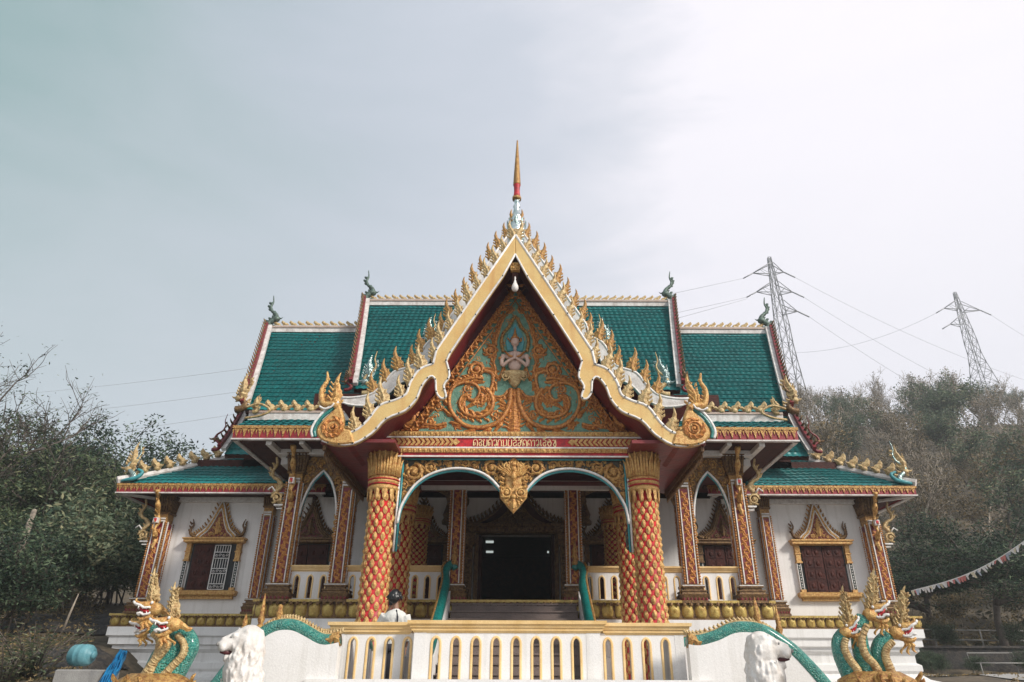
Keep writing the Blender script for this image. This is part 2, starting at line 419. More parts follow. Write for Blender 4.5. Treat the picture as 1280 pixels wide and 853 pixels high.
def slab_strip(mb, p, q, w, t, nrm, m=0):
    """a flat board from p to q, width vector w, thickness t along nrm"""
    p, q, w, nrm = V(p), V(q), V(w), V(nrm)
    a = [p, q, q+w, p+w]; b = [x + nrm*t for x in a]
    mb.add(a+b, [(3,2,1,0), (4,5,6,7), (0,1,5,4), (1,2,6,5), (2,3,7,6), (3,0,4,7)], False, m)
def naga_finial(name, base, H, sgn, parent, mats, lean=.22, fat=1.0, crest=False):
    """serpent-like chofa: a bulb, a swelling neck and a rising toothed crest; sgn = side it looks to"""
    m = MB(); b = V(base)
    path = spline([b + V((x*sgn*H, 0, z*H)) for x, z in ((.16, 0), (.02, .02), (-.05, .12), (.05, .22), (.14, .30), (.10, .42), (-.02, .52), (-.07, .66), (-.03, .80), (-.06, 1.0))], 4)
    n = len(path); rad = [H*fat*(.075 if i < n*.12 else .075 - .068*(i/n-.12)/.88) for i in range(n)]
    m.tube(path, rad, 7, True, 1, flat=.9)
    for i in range(3, n-4, 3):
        m.flame(path[i], H*.15*fat*(1.1-i/n*.6), H*.10*fat, (-sgn*.9, 0, .8), (0.6, 0, sgn*.8), .1, 2, .4, 5)
    if crest:
        q = path[int(n*.45)] - V((sgn*H*.05, 0, 0)); m.flame(q, H*.62, H*.20*fat, (-sgn*.10, 0, 1), (1, 0, sgn*.1), .05, 6, .5, 16, body=lambda t: (.75+.5*sin(pi*min(1, t*1.3)))*(1-t)**.6)
        for i in range(5):
            for s2 in (-1, 1): m.flame(q + V((s2*H*.04, 0, H*.08*i)), H*.16*(1.1-i*.12), H*.09*(1.1-i*.1), (s2*.5, 0, 1), (1, 0, -s2*.5), .12, 2, .5, 6)
    m.ball(path[int(n*.42)], (H*.085*fat, H*.07*fat, H*.07*fat), 8, 6)
    m.flame(path[int(n*.40)], H*.22, H*.09, (sgn, 0, .35), (0, 0, 1), .1, 2, .5, 5)
    m.flame(path[int(n*.36)], H*.14, H*.07, (sgn, 0, -.3), (0, 0, 1), .1, 2, .5, 5)
    return m.build(name, mats, parent)
def ridge(x0, x1, Y, z, parent, n, Hf=.27, skip=0.0, lean_c=True, thick=.24):
    m = MB(); m.box(x0, x1, Y-.12, Y+.12, z-.02, z+thick*.55, 0); m.box(x0-.02, x1+.02, Y-.15, Y+.15, z+thick*.55, z+thick*.8, 1); m.box(x0, x1, Y-.09, Y+.09, z+thick*.8, z+thick, 0)
    r = m.build('ridge', ['ridge_white', 'ridge_pink'], parent)
    c = MB(); sp = (x1-x0)/n
    for i in range(n):
        x = x0 + sp*(i+.5); sg = -1 if x > 0 else 1
        if lean_c == 'left': sg = 1
        c.flame((x, Y, z+thick-.02), Hf*1.05, sp*.80, (-.35*sg, 0, 1), (1, 0, .35*sg), .10*sg, 2, .3, 7, lean=-.22*sg)
        c.ball((x + .05*sg, Y-.02, z+thick+.03), (sp*.24, .05, .06), 6, 4)
    c.build('ridge_crest', 'gold_pale', r); return r
def edge_boards(name, b, t, sgn, parent, serr=True):
    """white verge board with a toothed red and gilt outer edge, b bottom outer point, t top outer point"""
    b, t = V(b), V(t); L_ = (t-b); d = L_.normalized(); n = V((0, -d.z, d.y)).normalized()
    if n.z < 0: n = -n
    m = MB(); w = V((-sgn*.12, 0, 0)); k = 10; prev = None
    for i in range(k):      # slightly sagging verge
        f = lambda s: b + L_*s + n*(.10*(1 - sin(pi*min(1, s*1.0)))*.6 + .05) 
        slab_strip(m, f(i/k), f((i+1)/k), w, .09, n, 0)
        slab_strip(m, f(i/k) + n*.07, f((i+1)/k) + n*.07, V((sgn*.09, 0, 0)), .12, n, 1)
    o = m.build(name, ['ridge_white', 'red_dark'], parent)
    if serr:
        c = MB(); q = int(L_.length/.26)
        for i in range(q):
            s = (i+.6)/q; p = b + L_*s + n*(.10*(1-sin(pi*s))*.6 + .16) + V((sgn*.04, 0, 0))
            c.flame(p, .24, .17, V((sgn*.35, n.y, n.z)), d, .08, 2, .35, 5, lean=.25)
        c.build('verge_crest', 'gold_aged', o)
    return o
YR = 20.2
ZRl, ZRu = 11.94, 12.98
def main_tier(xb, xt, yb, zb, yt, zt, nflames, half=False):
    if half:     # only the strips outside the taller middle tier are ever seen
        for s in (-1, 1):
            a, b = sorted((s*xb, s*3.6)); c, d = sorted((s*xt, s*4.6))
            tiles((a, yb, zb), (b, yb, zb), (d, yt, zt), (c, yt, zt), temple)
    else: tiles((-xb, yb, zb), (xb, yb, zb), (xt, yt, zt), (-xt, yt, zt), temple)
    m = MB(); yy = 2*yt - yb
    a = [(-xb, yy, zb), (xb, yy, zb), (xt, yt, zt), (-xt, yt, zt)]; m.add(a, [(0,1,2,3)])
    for s in (-1, 1):   # gable ends
        m.add([(s*(xb-.12), yb+.1, zb), (s*(xb-.12), yy, zb), (s*(xt-.12), yt, zt)], [(0,1,2)])
    m.build('roof_back', 'maroon', temple)
    for s in (-1, 1):
        edge_boards('verge_board', (s*xb, yb, zb), (s*xt, yt, zt+.1), s, temple)
        naga_finial('chofa', (s*xt, yt, zt+.18), 1.25, -s, temple, ['patina', 'patina'], fat=1.35)
main_tier(4.22, 5.22, 16.2, 8.26, YR, ZRu, 0)
main_tier(6.95, 8.38, 16.3, 7.7, YR, ZRl, 0, True)
ridge(-5.1, 5.1, YR, ZRu, temple, 40)
ridge(-8.25, -5.25, YR, ZRl, temple, 11); ridge(5.25, 8.25, YR, ZRl, temple, 11)
for s in (-1, 1):
    naga_finial('eave_naga', (s*6.98, 16.2, 7.7), 1.1, s, temple, ['gold_pale', 'gold_aged'], fat=1.2, crest=True)
    naga_finial('eave_naga', (s*4.3, 16.1, 8.2), .8, s, temple, ['gold_aged', 'red_dark'], fat=.8, crest=True)
    # small third tier peeping out at the gable ends
    a, b = sorted((s*7.7, s*5.6)); c, d = sorted((s*7.95, s*5.6))
    tiles((a, 17.3, 6.84), (b, 17.3, 6.84), (d, 18.9, 8.6), (c, 18.9, 8.6), temple)
    edge_boards('verge_board', (s*7.75, 17.28, 6.84), (s*8.0, 18.9, 8.65), s, temple)
    naga_finial('eave_naga', (s*7.85, 17.2, 6.95), 1.0, s, temple, ['gold_aged', 'red_dark'], fat=.7)
# ---- fascia with hanging gilt teeth
def fascia(parent, x0, x1, Y, z0, z1, sp=.15, ends=None):
    m = MB(); m.box(x0, x1, Y-.03, Y+.04, z0, z1, 0); m.box(x0-.02, x1+.02, Y-.06, Y+.04, z1-.05, z1+.01, 1); m.box(x0-.02, x1+.02, Y-.05, Y+.05, z0-.03, z0, 2)
    n = int((x1-x0)/sp); s_ = (x1-x0)/n; h = z1-z0-.05
    for i in range(n):
        x = x0+s_*(i+.5)
        m.prism([(x-s_*.46, z1-.04), (x+s_*.46, z1-.04), (x+s_*.2, z1-.04-h*.35), (x, z1-.04-h*.93), (x-s_*.2, z1-.04-h*.35)], FY(Y), .03, .05, 0, 1)
        m.prism([(x-s_*.62, z1-.04-h*.15), (x-s_*.38, z1-.04-h*.15), (x-s_*.5, z1-.04-h*.62)], FY(Y), .03, .044, 0, 1)
    if ends:
        for X, y1 in ends:
            m.box(X-.04, X+.04, Y, y1, z0, z1, 0); m.box(X-.06, X+.06, Y, y1, z1-.05, z1+.01, 1); m.box(X-.05, X+.05, Y, y1, z0-.03, z0, 2)
            k = int((y1-Y)/sp); sg = 1 if X > 0 else -1
            for i in range(k):
                y = Y+sp*(i+.5); m.add([(X+sg*.055, y-sp*.46, z1-.04), (X+sg*.055, y+sp*.46, z1-.04), (X+sg*.055, y, z0+.02)], [(0,1,2)], False, 1)
    return m.build('fascia', ['fascia_red', 'gold', 'ridge_white'], parent)
# veranda skirt roof
for s in (-1, 1):
    a, b = sorted((s*6.05, s*2.9)); c, d = sorted((s*6.0, s*2.9))
    tiles((a, 13.9, 6.44), (b, 13.9, 6.44), (d, 14.5, 6.80), (c, 14.5, 6.80), temple, row=.2)
    m = MB(); a, b = sorted((s*6.03, s*2.9)); m.box(a, b, 14.42, 14.62, 6.78, 6.95, 0); m.box(a, b, 14.40, 14.64, 6.95, 7.0, 1)
    r = m.build('ridge', ['ridge_white', 'ridge_pink'], temple)
    for i in range(10):
        x = s*(5.55 - i*.30); c = MB()
        c.flame((x, 14.5, 6.97), .36, .27, (.30*s, 0, 1), (1, 0, -.30*s), -.08*s, 3, .4, 9, lean=.12*s)
        c.ball((x, 14.42, 7.04), (.085, .05, .07), 7, 5); c.flame((x - s*.04, 14.46, 7.05), .2, .13, (-s*.8, 0, .7), (0, 0, 1), .1, 2, .4, 5)
        c.build('lotus_finial', 'gold_pale', r)
    # corner naga at the end of that ridge
    naga_finial('corner_naga', (s*5.85, 14.35, 6.95), .42, s, temple, ['gold_pale', 'gold_pale'], fat=1.7, crest=True)
    c = MB(); c.tube(spline([(s*6.05, 14.3, 6.78), (s*5.7, 14.25, 6.82), (s*5.5, 14.25, 6.95), (s*5.75, 14.25, 7.1), (s*6.05, 14.25, 7.02)], 5), .028, 6); c.build('corner_scroll', 'gold_pale', temple)
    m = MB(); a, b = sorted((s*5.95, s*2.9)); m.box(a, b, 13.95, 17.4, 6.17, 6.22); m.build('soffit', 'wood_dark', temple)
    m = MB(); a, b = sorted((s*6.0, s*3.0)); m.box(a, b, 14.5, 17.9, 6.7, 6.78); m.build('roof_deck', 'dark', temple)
    m = MB(); a, b = sorted((s*5.3, s*2.6)); m.box(a, b, 14.62, 14.78, 6.05, 6.17); m.box(s*5.3-.06, s*5.3+.06, 14.0, 17.9, 6.07, 6.168); m.box(s*4.6-.05, s*4.6+.05, 14.0, 14.62, 6.09, 6.169)
    m.build('eave_beam', 'white_trim', temple)
fa = fascia(temple, -6.05, -2.9, 13.9, 6.17, 6.44, .16, ends=((-6.02, 17.3),)); fascia(temple, 2.9, 6.05, 13.9, 6.17, 6.44, .16, ends=((6.02, 17.3),))
# wing hip roofs
for s in (-1, 1):
    E = (s*10.2, 17.2, 6.03); a = [(s*10.2, 17.2, 6.03), (s*4.8, 17.2, 6.03), (s*4.8, 19.2, 7.38), (s*7.9, 19.2, 7.38)]
    q = a if s < 0 else [a[1], a[0], a[3], a[2]]
    tiles(*q, temple)
    m = MB(); m.add([(s*10.2, 17.2, 6.03), (s*7.9, 19.2, 7.38), (s*7.9, 26, 7.38), (s*10.2, 27.6, 6.03)], [(0,1,2,3)]); m.build('roof_side', 'roof_tile', temple)
    # hip ridge with its row of flames
    p0, p1 = V((s*10.25, 17.15, 6.08)), V((s*7.95, 19.2, 7.45)); d = (p1-p0)
    m = MB()
    for i in range(12):
        f = lambda t: p0 + d*t + V((0, 0, .16*(t-.5)**2*2 - .04))
        m.tube([f(i/12), f((i+1)/12)], [.085, .085], 6, False, 0, flat=1.2)
    r = m.build('hip_ridge', 'ridge_white', temple)
    for i in range(9):
        t = .19 + i*.095; p = p0 + d*t + V((0, -.02, .16*(t-.5)**2*2 + .03)); c = MB()
        c.flame(p, .40, .29, (.35*s, 0, 1), (1, 0, -.35*s), -.08*s, 3, .4, 9, lean=.10*s)
        c.ball(p + V((0, -.04, .06)), (.08, .05, .06), 7, 5); c.flame(p + V((-s*.03, -.03, .08)), .18, .12, (-s*.8, 0, .7), (0, 0, 1), .1, 2, .4, 5)
        c.build('lotus_finial', 'gold_pale', r)
    naga_finial('corner_naga', (s*9.95, 17.25, 6.12), 1.15, s, temple, ['gold_pale', 'silver'], fat=1.0, crest=True)
    c = MB(); c.tube(spline([(s*10.2, 17.2, 6.1), (s*10.0, 17.12, 6.12), (s*9.78, 17.15, 6.18), (s*9.68, 17.2, 6.34), (s*9.82, 17.2, 6.42)], 5), [.028+.022*sin(pi*i/20) for i in range(21)], 6); c.build('corner_scroll', 'teal_trim', temple)
    x0, x1 = sorted((s*10.2, s*4.9)); fascia(temple, x0, x1, 17.2, 5.82, 6.03, .145, ends=((s*10.17, 27.5),))
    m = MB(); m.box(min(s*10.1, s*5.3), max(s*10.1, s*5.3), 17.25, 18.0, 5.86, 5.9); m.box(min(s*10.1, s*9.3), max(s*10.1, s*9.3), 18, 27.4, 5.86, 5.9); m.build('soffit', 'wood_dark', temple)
    m = MB(); m.box(min(s*9.4, s*5.4), max(s*9.4, s*5.4), 17.86, 18.02, 5.74, 5.86); slab_strip(m, (s*9.4, 17.9, 5.78), (s*10.1, 17.3, 5.78), (0, .12, 0), .06, (0, 0, 1)); m.build('eave_beam', 'white_trim', temple)
# ================================================================ porch gable
YB = 11.2
OUT = [(642, 296), (607, 347.7), (576, 394), (545, 440), (541, 457), (524.4, 463.8), (512.8, 480.6), (507.7, 494.8), (493.5, 502.5), (475.4, 509), (460, 528), (444.5, 541), (421.3, 546), (402, 546)]
INN = [(642, 320), (626.3, 347.7), (593, 396), (562, 443), (557, 453), (561, 471.5), (554, 484), (557, 497), (551, 500), (545, 492), (543.8, 476.7), (537.3, 472.5), (527, 484.4), (520.6, 500), (506.4, 515.4), (483, 525.7), (465, 544), (442, 557), (418, 557), (404, 553)]
def sym(pts, Y, dx=2.0): return [(m2(px, py, Y)[0], m2(px, py, Y)[1]) for px, py in pts]
_o = sym(OUT, YB); _i = sym(INN, YB); c0 = _o[0][0]
O2 = [(x - c0*(1 - min(1, abs(x)/3)), z) for x, z in _o]; I2 = [(x - c0*(1-min(1, abs(x)/3)), z) for x, z in _i]
O2[0] = (0, O2[0][1]); I2[0] = (0, I2[0][1])
def sm2(pts, k=3, sharp=()):
    P = spline(pts, k); return [(p.x, p.y) for p in P]
O2s = O2[:4] + sm2(O2[4:], 3); I2s = I2[:4] + sm2(I2[4:], 3)
MID = [((642, 305)), (597, 374), (556, 440), (540, 462), (520, 488), (497, 509), (462, 537), (432, 549), (402, 549)]
MID2 = [(x, z-.02) for x, z in sym(MID, YB)]; MID2[0] = (0, MID2[0][1])
def gable_tier(Y0, Y1, dz, sx, board=True, first=False):
    top = MB(); bot = MB()
    for s in (-1, 1):
        for i in range(len(MID2)-1):
            (xa, za), (xb, zb) = MID2[i], MID2[i+1]
            a0, b0 = V((-s*xa*sx, Y0, za+dz)), V((-s*xb*sx, Y0, zb+dz)); a1, b1 = a0 + V((0, Y1-Y0, 0)), b0 + V((0, Y1-Y0, 0))
            up = V((0, 0, .07)); q = [a0, b0, b1, a1]
            f = [(0,1,2,3)] if s < 0 else [(3,2,1,0)]
            top.add([p+up for p in q], f); bot.add([p-up for p in q], [tuple(reversed(f[0]))])
            bot.add([a0+up, b0+up, b0-up, a0-up], [(0,1,2,3)]); bot.add([a1+up, b1+up, b1-up, a1-up], [(0,1,2,3)])
    top.build('porch_roof', 'roof_tile', temple); bot.build('porch_soffit', 'maroon_panel', temple)
    if not board: return
    for s in (-1, 1):
        g = [(-s*x*sx, z+dz) for x, z in O2s] + [(-s*x*sx, z+dz) for x, z in reversed(I2s)]
        if s == 1: pass
        m = MB(); m.prism(g, FY(Y0), -.06, .06, .018)
        bd = m.build('bargeboard', 'board_yellow' if first else 'ridge_white', temple)
        m = MB(); m.tube([(-s*x*sx, Y0-.055, z+dz) for x, z in O2s], .026, 5); m.tube([(-s*x*sx, Y0-.06, z+dz) for x, z in I2s], .020, 5)
        m.build('board_trim', 'white_trim', bd)
        if first:    # small dark glass studs along the trim
            m = MB()
            for L_ in (I2s, O2s):
                acc = 0
                for (xa, za), (xb, zb) in zip(L_, L_[1:]):
                    d = sqrt((xa-xb)**2+(za-zb)**2); acc += d
                    if acc > .17: acc = 0; m.ball((-s*xb, Y0-.085, zb+dz), .016, 5, 3)
            m.build('glass_studs', 'dark_green', bd)
        fl = MB(); fl.flame((0,0,0), .50, .165, (0,0,1), (1,0,0), .06, 5, .40, 16, body=lambda t: (.85+.45*sin(pi*min(1, t*1.5)))*(1-t)**.6)
        [fl.flame((.03*q, -.015, .04+.075*j), .135-.015*j, .075-.008*j, (.6*q,0,1), (1,0,-.6*q), .1, 2, .45, 6) for j in range(3) for q in (-1, 1)]; fl.ball((0,-.03,.05), (.05,.03,.05), 6, 4)
        if s == 1: fl = fl.mirrored()
        me = fl.mesh('flame_finial', 'gold_pale' if first else 'gold')
        # walk along the outer edge
        dist = .10; acc = 0; k = 0
        pts = [(-s*x*sx, z+dz) for x, z in O2s]
        for (xa, za), (xb, zb) in zip(pts, pts[1:]):
            L_ = sqrt((xb-xa)**2+(zb-za)**2); pos = 0
            while acc + (L_-pos) >= dist:
                pos += dist-acc; acc = 0; t = pos/L_; x = xa+(xb-xa)*t; z = za+(zb-za)*t
                k += 1; dist = .335
                if abs(x) > 3.0*sx: continue
                sc_ = 1.0 if abs(x) < 1.4 else 1.12
                o = inst(me, 'flame_finial', bd, T(x, Y0+(.0 if first else -.02), z-.03) @ Matrix.Rotation(-.12*(1 if x > 0 else -1)*-1, 4, 'Y') @ Matrix.Scale(sc_*(1+.08*sin(k*2.3)), 4))
            acc += L_-pos
gable_tier(YB, 12.6, 0, 1.0, first=True)
gable_tier(12.4, 14.4, 1.17, 1.03)
gable_tier(14.0, 19.2, 1.72, 1.10, board=False)
for s in (-1, 1):
    # verge of the deep third tier
    for nm, Hh, X, Y, Z in (('porch_naga', 1.05, 3.25, 14.0, 7.25), ('porch_naga', 1.0, 2.15, 15.2, 8.95)):
        naga_finial(nm, (s*X, Y, Z), Hh, s, temple, ['silver', 'gold_pale'], fat=1.0, crest=True)
# naga heads that end the front bargeboards
for s in (-1, 1):
    cx, cz = m2(412, 540, YB); cx = abs(cx)+0
    m = MB(); F = lambda a, b, d: V((s*a, YB-d, b)) if s > 0 else V((-a, YB-d, b))
    px = lambda x, y: (abs(m2(x, y, YB)[0]), m2(x, y, YB)[1])
    outl = [px(*p) for p in ((445,557),(425,559),(407,555),(398,546),(399,537),(407,526),(417,517),(425,508),(431,524),(431,538),(440,541))]
    o2 = sm2(outl + [outl[0]], 3)[:-1]
    m.prism(o2, F, -.05, .10, .03)
    ob = m.build('naga_tail', 'gold_bright', temple)
    m = MB(); c = px(418, 538); scroll(m, F, c[0], c[1]+.01, .20, s, 1.0, 2.2, .026, 9, .09, 24); scroll(m, F, c[0]-.0, c[1]+.0, .09, -s, 2.0, 1.3, .018, 0, .12, 12)
    m.build('tail_scroll', 'gold_copper', ob)
    m = MB(); e = [px(*p) for p in ((396,549),(395,540),(402,527),(413,517),(424,509))]; m.tube([F(a, b, .07) for a, b in sm2(e, 4)], .034, 6); m.build('tail_band', 'teal_glaze', ob)
    m = MB(); e = [px(*p) for p in ((393,549),(391.5,540),(398,527),(410,514),(425,505))]; m.tube([F(a, b, .07) for a, b in sm2(e, 4)], .028, 6); m.build('tail_rim', 'white_trim', ob)
    m = MB(); e = [px(*p) for p in ((424,512),(417,508),(407,508),(403,500),(404,488),(410,478),(410,467))]
    P = sm2(e, 4); n = len(P); rd = [.10*(1-i/n)**.7+.012 for i in range(n)]
    m.tube([F(a, b, .03) for a, b in P], rd, 7, flat=.7)
    for i in range(2, n-3, 2):
        m.flame(F(P[i][0], P[i][1], .05), .16*(1.2-i/n), .10, V((-s*.7, 0, .9)), V((.8*s, 0, .6)), .1, 2, .4, 5)
    m.flame(F(P[3][0], P[3][1], .05), .16, .09, V((s, 0, .1)), V((0, 0, 1)), .1, 2, .4, 5); q0 = F(P[4][0], P[4][1], .05); m.flame(q0, .62, .20, (-s*.12, 0, 1), (1, 0, s*.12), .05, 6, .5, 16, body=lambda t: (.75+.5*sin(pi*min(1, t*1.3)))*(1-t)**.6)
    for i in range(9): m.flame(q0 + V((s*.03*(1 if i % 2 else -1), -.03, .05*i)), .13*(1.1-i*.06), .09*(1.1-i*.06), ((.5 if i % 2 else -.5)*s, -.2, 1), (1, 0, 0), .1, 2, .5, 6)
    m.build('naga_crest', 'gold_bright', ob)
    m = MB(); e = [px(*p) for p in ((402,512),(408,515),(416,513),(420,508))]; m.tube([F(a, b, .12) for a, b in sm2(e, 3)], .018, 5); m.build('naga_jaw', 'white_trim', ob)
# maroon gable wall and tympanum
zt_, zb_ = m2(642, 358, YP)[1], m2(642, 545, YP)[1]
m = MB(); g = [(x, z-.06) for x, z in MID2]; zl = 5.28
poly = [(x*1.0, z) for x, z in g] + [(g[-1][0], zl)]
poly = [(x, z) for x, z in g if z > zl] + [(-2.62, zl)]
full = poly + [(-x, z) for x, z in reversed(poly[1:])]
m.prism(full, FY(YP+.1), -.05, .05); m.build('gable_wall', 'maroon', temple)
hw = 1.95; F12 = FY(YP)
tri = [(-hw, zb_), (hw, zb_), (0, zt_)]
ty = MB(); ty.prism([(-hw+.02, zb_), (hw-.02, zb_), (.45, 7.05), (0, zt_-.02), (-.45, 7.05)] if False else [(-hw, zb_), (hw, zb_), (0, zt_)], FY(YP), -.04, .02)
tymp = ty.build('tympanum', 'mint', temple)
m = MB()
for s in (-1, 1):    # carved border of the pediment
    a, b = V((s*hw*1.02, 0, zb_)), V((0, 0, zt_+.02)); d = b-a; L_ = d.length; u = d/L_; nrm = V((s*u.z, 0, -s*u.x)) if False else V((-u.z*s, 0, u.x*s)); nrm = nrm if nrm.z < 0 else -nrm
    w = .15
    m.prism([(a.x, a.z), (b.x, b.z), ((b+nrm*w*1.7).x*0, (b+nrm*w).z-.09), ((a+nrm*w).x, a.z)] , FY(YP), -.03, .07)
    for k in range(46):
        p = a + u*(L_*(k+.6)/46) + nrm*w*.5
        if abs(p.x) > .04: m.flame((p.x, YP-.08, p.z), .13, .11, u + nrm*(.8 if k % 2 else -.8), nrm, .15, 2, .5, 5, lean=.2)
    for off in (.015, w-.01): m.tube([tuple(a + nrm*off + V((0, YP-.085, 0))), tuple(b + nrm*off*1.6 + V((0, YP-.085, 0)))], .014, 5)
m.build('pediment_border', 'gold_copper', tymp)
# traced vines of the pediment (left half, mirrored)
def zz(x, y): q = m2(560 + x/4.375, 350 + y/4.375, YP); return (q[0]-.0, q[1])
g = MB(); W = .050
vine(g, F12, [zz(*p) for p in ((345,600),(335,690),(285,775),(190,812),(95,800),(30,740),(8,670),(25,600),(80,568),(145,575),(175,615),(150,660),(110,655))], W*1.1, 15, .24, 1)
vine(g, F12, [zz(*p) for p in ((210,600),(245,650),(235,720),(170,755),(95,735),(65,685),(85,635),(130,640))], W, 11, .22, -1)
vine(g, F12, [zz(*p) for p in ((195,500),(245,520),(240,590),(195,650),(130,665))], W*.9, 8, .20, 1)
vine(g, F12, [zz(*p) for p in ((330,610),(300,640),(255,640),(235,610))], W*.8, 5, .18, 1)
for (x, y, r, dd, aa) in ((155,492,56,1,-1.), (232,392,50,-1,2.), (250,312,34,1,0.), (330,165,34,1,-2.), (280,228,30,-1,1.), (110,600,34,1,1.), (-50,700,34,1,1.)):
    cx, cz = zz(x, y); scroll(g, F12, cx, cz, r*.00315*1.02, dd, aa, 1.6, None, 6)
for (px_, py_, r, dd, aa) in ((510,522,17,1,1.5), (492,537,9,-1,0), (527,505,9,1,0), (538,528,9,-1,0), (573,532,8,1,0), (600,505,7,1,0), (590,478,8,-1,0), (620,520,8,1,1), (612,500,6,1,1)):
    cx, cz = m2(px_, py_, YP); scroll(g, F12, cx, cz, r*.0144, dd, aa, 1.5, None, 5)
vine(g, F12, [zz(*p) for p in ((195,545),(160,540),(120,545),(75,555),(30,575))], W*.8, 7, .17, -1)
vine(g, F12, [zz(*p) for p in ((250,540),(262,500),(250,455),(262,420),(258,395))], W*.8, 6, .15, 1)
vine(g, F12, [zz(*p) for p in ((262,365),(262,335),(275,300),(285,262),(300,225),(318,195))], W*.8, 7, .16, 1)
vine(g, F12, [zz(*p) for p in ((-5,790),(-60,800),(-130,795),(-190,805),(-240,808))], W*.8, 8, .16, 1)
vine(g, F12, [zz(*p) for p in ((-20,640),(-60,640),(-90,665),(-120,720),(-150,745))], W*.8, 7, .16, 1)
vine(g, F12, [zz(*p) for p in ((305,480),(290,520),(262,545))], W*.7, 4, .13, 1)
for k in range(9):     # inner leaves of the large curls
    a = -.3 - k*.33; x, y = 190 + 130*cos(a+2.9), 700 + 85*sin(-a+.3); cx, cz = zz(x, y)
    g.flame(F12(cx, cz, .03), .15, .08, V((-.8, 0, .5)), V((.5, 0, .8)), .1, 2, .5, 6, lean=.3)
lo = V((0, 0, 0)); g2 = MB(); g2.merge(g)
h = g.mirrored(); g2.merge(h)
for k in range(6): g2.flame((0, YP-.03, zb_+.05+k*.125), .26, .34-.035*k, (0,0,1), (1,0,0), 0, 3, .3, 9)
for s in (-1, 1):
    for k in range(7): g2.flame((s*(.03+.025*k), YP-.03, zb_+.12+k*.09), .22, .09, (s*1.0, 0, .45), (0, 0, s), .1, 2, .4, 6, lean=.3)
filigree(g2, F12, [(-1.8, zb_+.01), (1.8, zb_+.01), (0, zt_-.3)], .03, .075, 5, 0, None, [(x, z, .11) for x in (-1.2, -.8, -.4, 0, .4, .8, 1.2) for z in (zb_+.12, zb_+.3, zb_+.55) if abs(x) < 1.3 - (z-zb_)*.6] + [(0, zb_+z, .33) for z in (.9, 1.2, 1.5)])
g2.build('scrollwork', 'gold_copper', tymp)
# praying celestial figure in relief
def zf(x, y): return zz(x, y)
def R3(x, y, d=.0): q = zz(x, y); return V((q[0]-zz(364, y)[0], YP-.03-d, q[1]))
s1 = .00325
f = MB(); f.ball(R3(364, 352, .07), (.086, .075, .105), 14, 9); f.ball(R3(352, 347, .135), (.014, .01, .009), 6, 4); f.ball(R3(376, 347, .135), (.014, .01, .009), 6, 4); f.tube([R3(357, 368, .135), R3(364, 370, .14), R3(371, 368, .135)], .009, 5)
f.tube([R3(364, 378, .06), R3(364, 395, .05)], .035, 8)
f.ball(R3(364, 425, .03), (.205, .085, .105), 14, 8); f.ball(R3(364, 470, .03), (.135, .075, .15), 12, 8)
for s in (-1, 1):
    f.tube([R3(364+s*60, 420, .03), R3(364+s*72, 452, .05), R3(364+s*68, 482, .07)], [.056, .046, .04], 8)
    f.tube([R3(364+s*68, 484, .07), R3(364+s*36, 462, .12), R3(364+s*6, 448, .14)], [.040, .034, .028], 8)
    f.tube([R3(364+s*4, 452, .15), R3(364+s*3, 408, .15)], [.022, .010], 6)
    f.ball(R3(364+s*20, 352, .05), (.012, .015, .03), 6, 4)
f.ball(R3(364, 354, .135), (.010, .018, .022), 6, 4)
fg = fuse(f, .011, 3).build('figure_relief', 'skin_stone', tymp)
f = MB(); f.lathe([(.088, 0), (.09, .02), (.055, .05), (.045, .09), (.03, .12), (.02, .17), (.006, .26)], R3(364, 336, .06), 12)
for s in (-1, 1): f.flame(R3(364+s*24, 350, .04), .12, .07, (s*.5, 0, 1), (1, 0, 0), .1, 2, .4, 6)
f.tube([R3(310, 408, .10), R3(335, 432, .11), R3(364, 442, .12), R3(393, 432, .11), R3(418, 408, .10)], .022, 6)
for s in (-1, 1): f.tube([R3(364+s*72, 432, .02), R3(364+s*84, 442, .08)], .03, 6)
f.build('figure_regalia', 'gold_copper', tymp)
f = MB()
halo = sm2([(R3(*p).x, R3(*p).z) for p in ((300,398),(290,345),(300,300),(330,262),(364,208),(398,262),(428,300),(438,345),(428,398))], 5)
f.tube([F12(a, b, .04) for a, b in halo], .035, 6)
for i in range(0, len(halo)-1, 2): f.ball(F12(halo[i][0], halo[i][1], .07), .026, 6, 4)
f.build('figure_halo', 'gold', tymp)
f = MB(); f.prism([(R3(*p).x, R3(*p).z) for p in ((322,395),(312,345),(325,300),(364,238),(403,300),(416,345),(406,395))], F12, .02, .05, .01); f.build('halo_panel', 'teal_trim', tymp)
f = MB(); f.lathe([(.03, -.30), (.10, -.22), (.12, -.16), (.22, -.08), (.26, -.02), (.25, .02), (.1, .04)], R3(364, 516, .02), 14, squash=(1, .45))
for s in (-1, 1): q = R3(364+s*50, 540, .08); scroll(f, F12, q.x, q.z, .10, s, 1.5, 1.5, .02, 3, .1)
f.build('figure_pedestal', 'gold_pale', tymp)
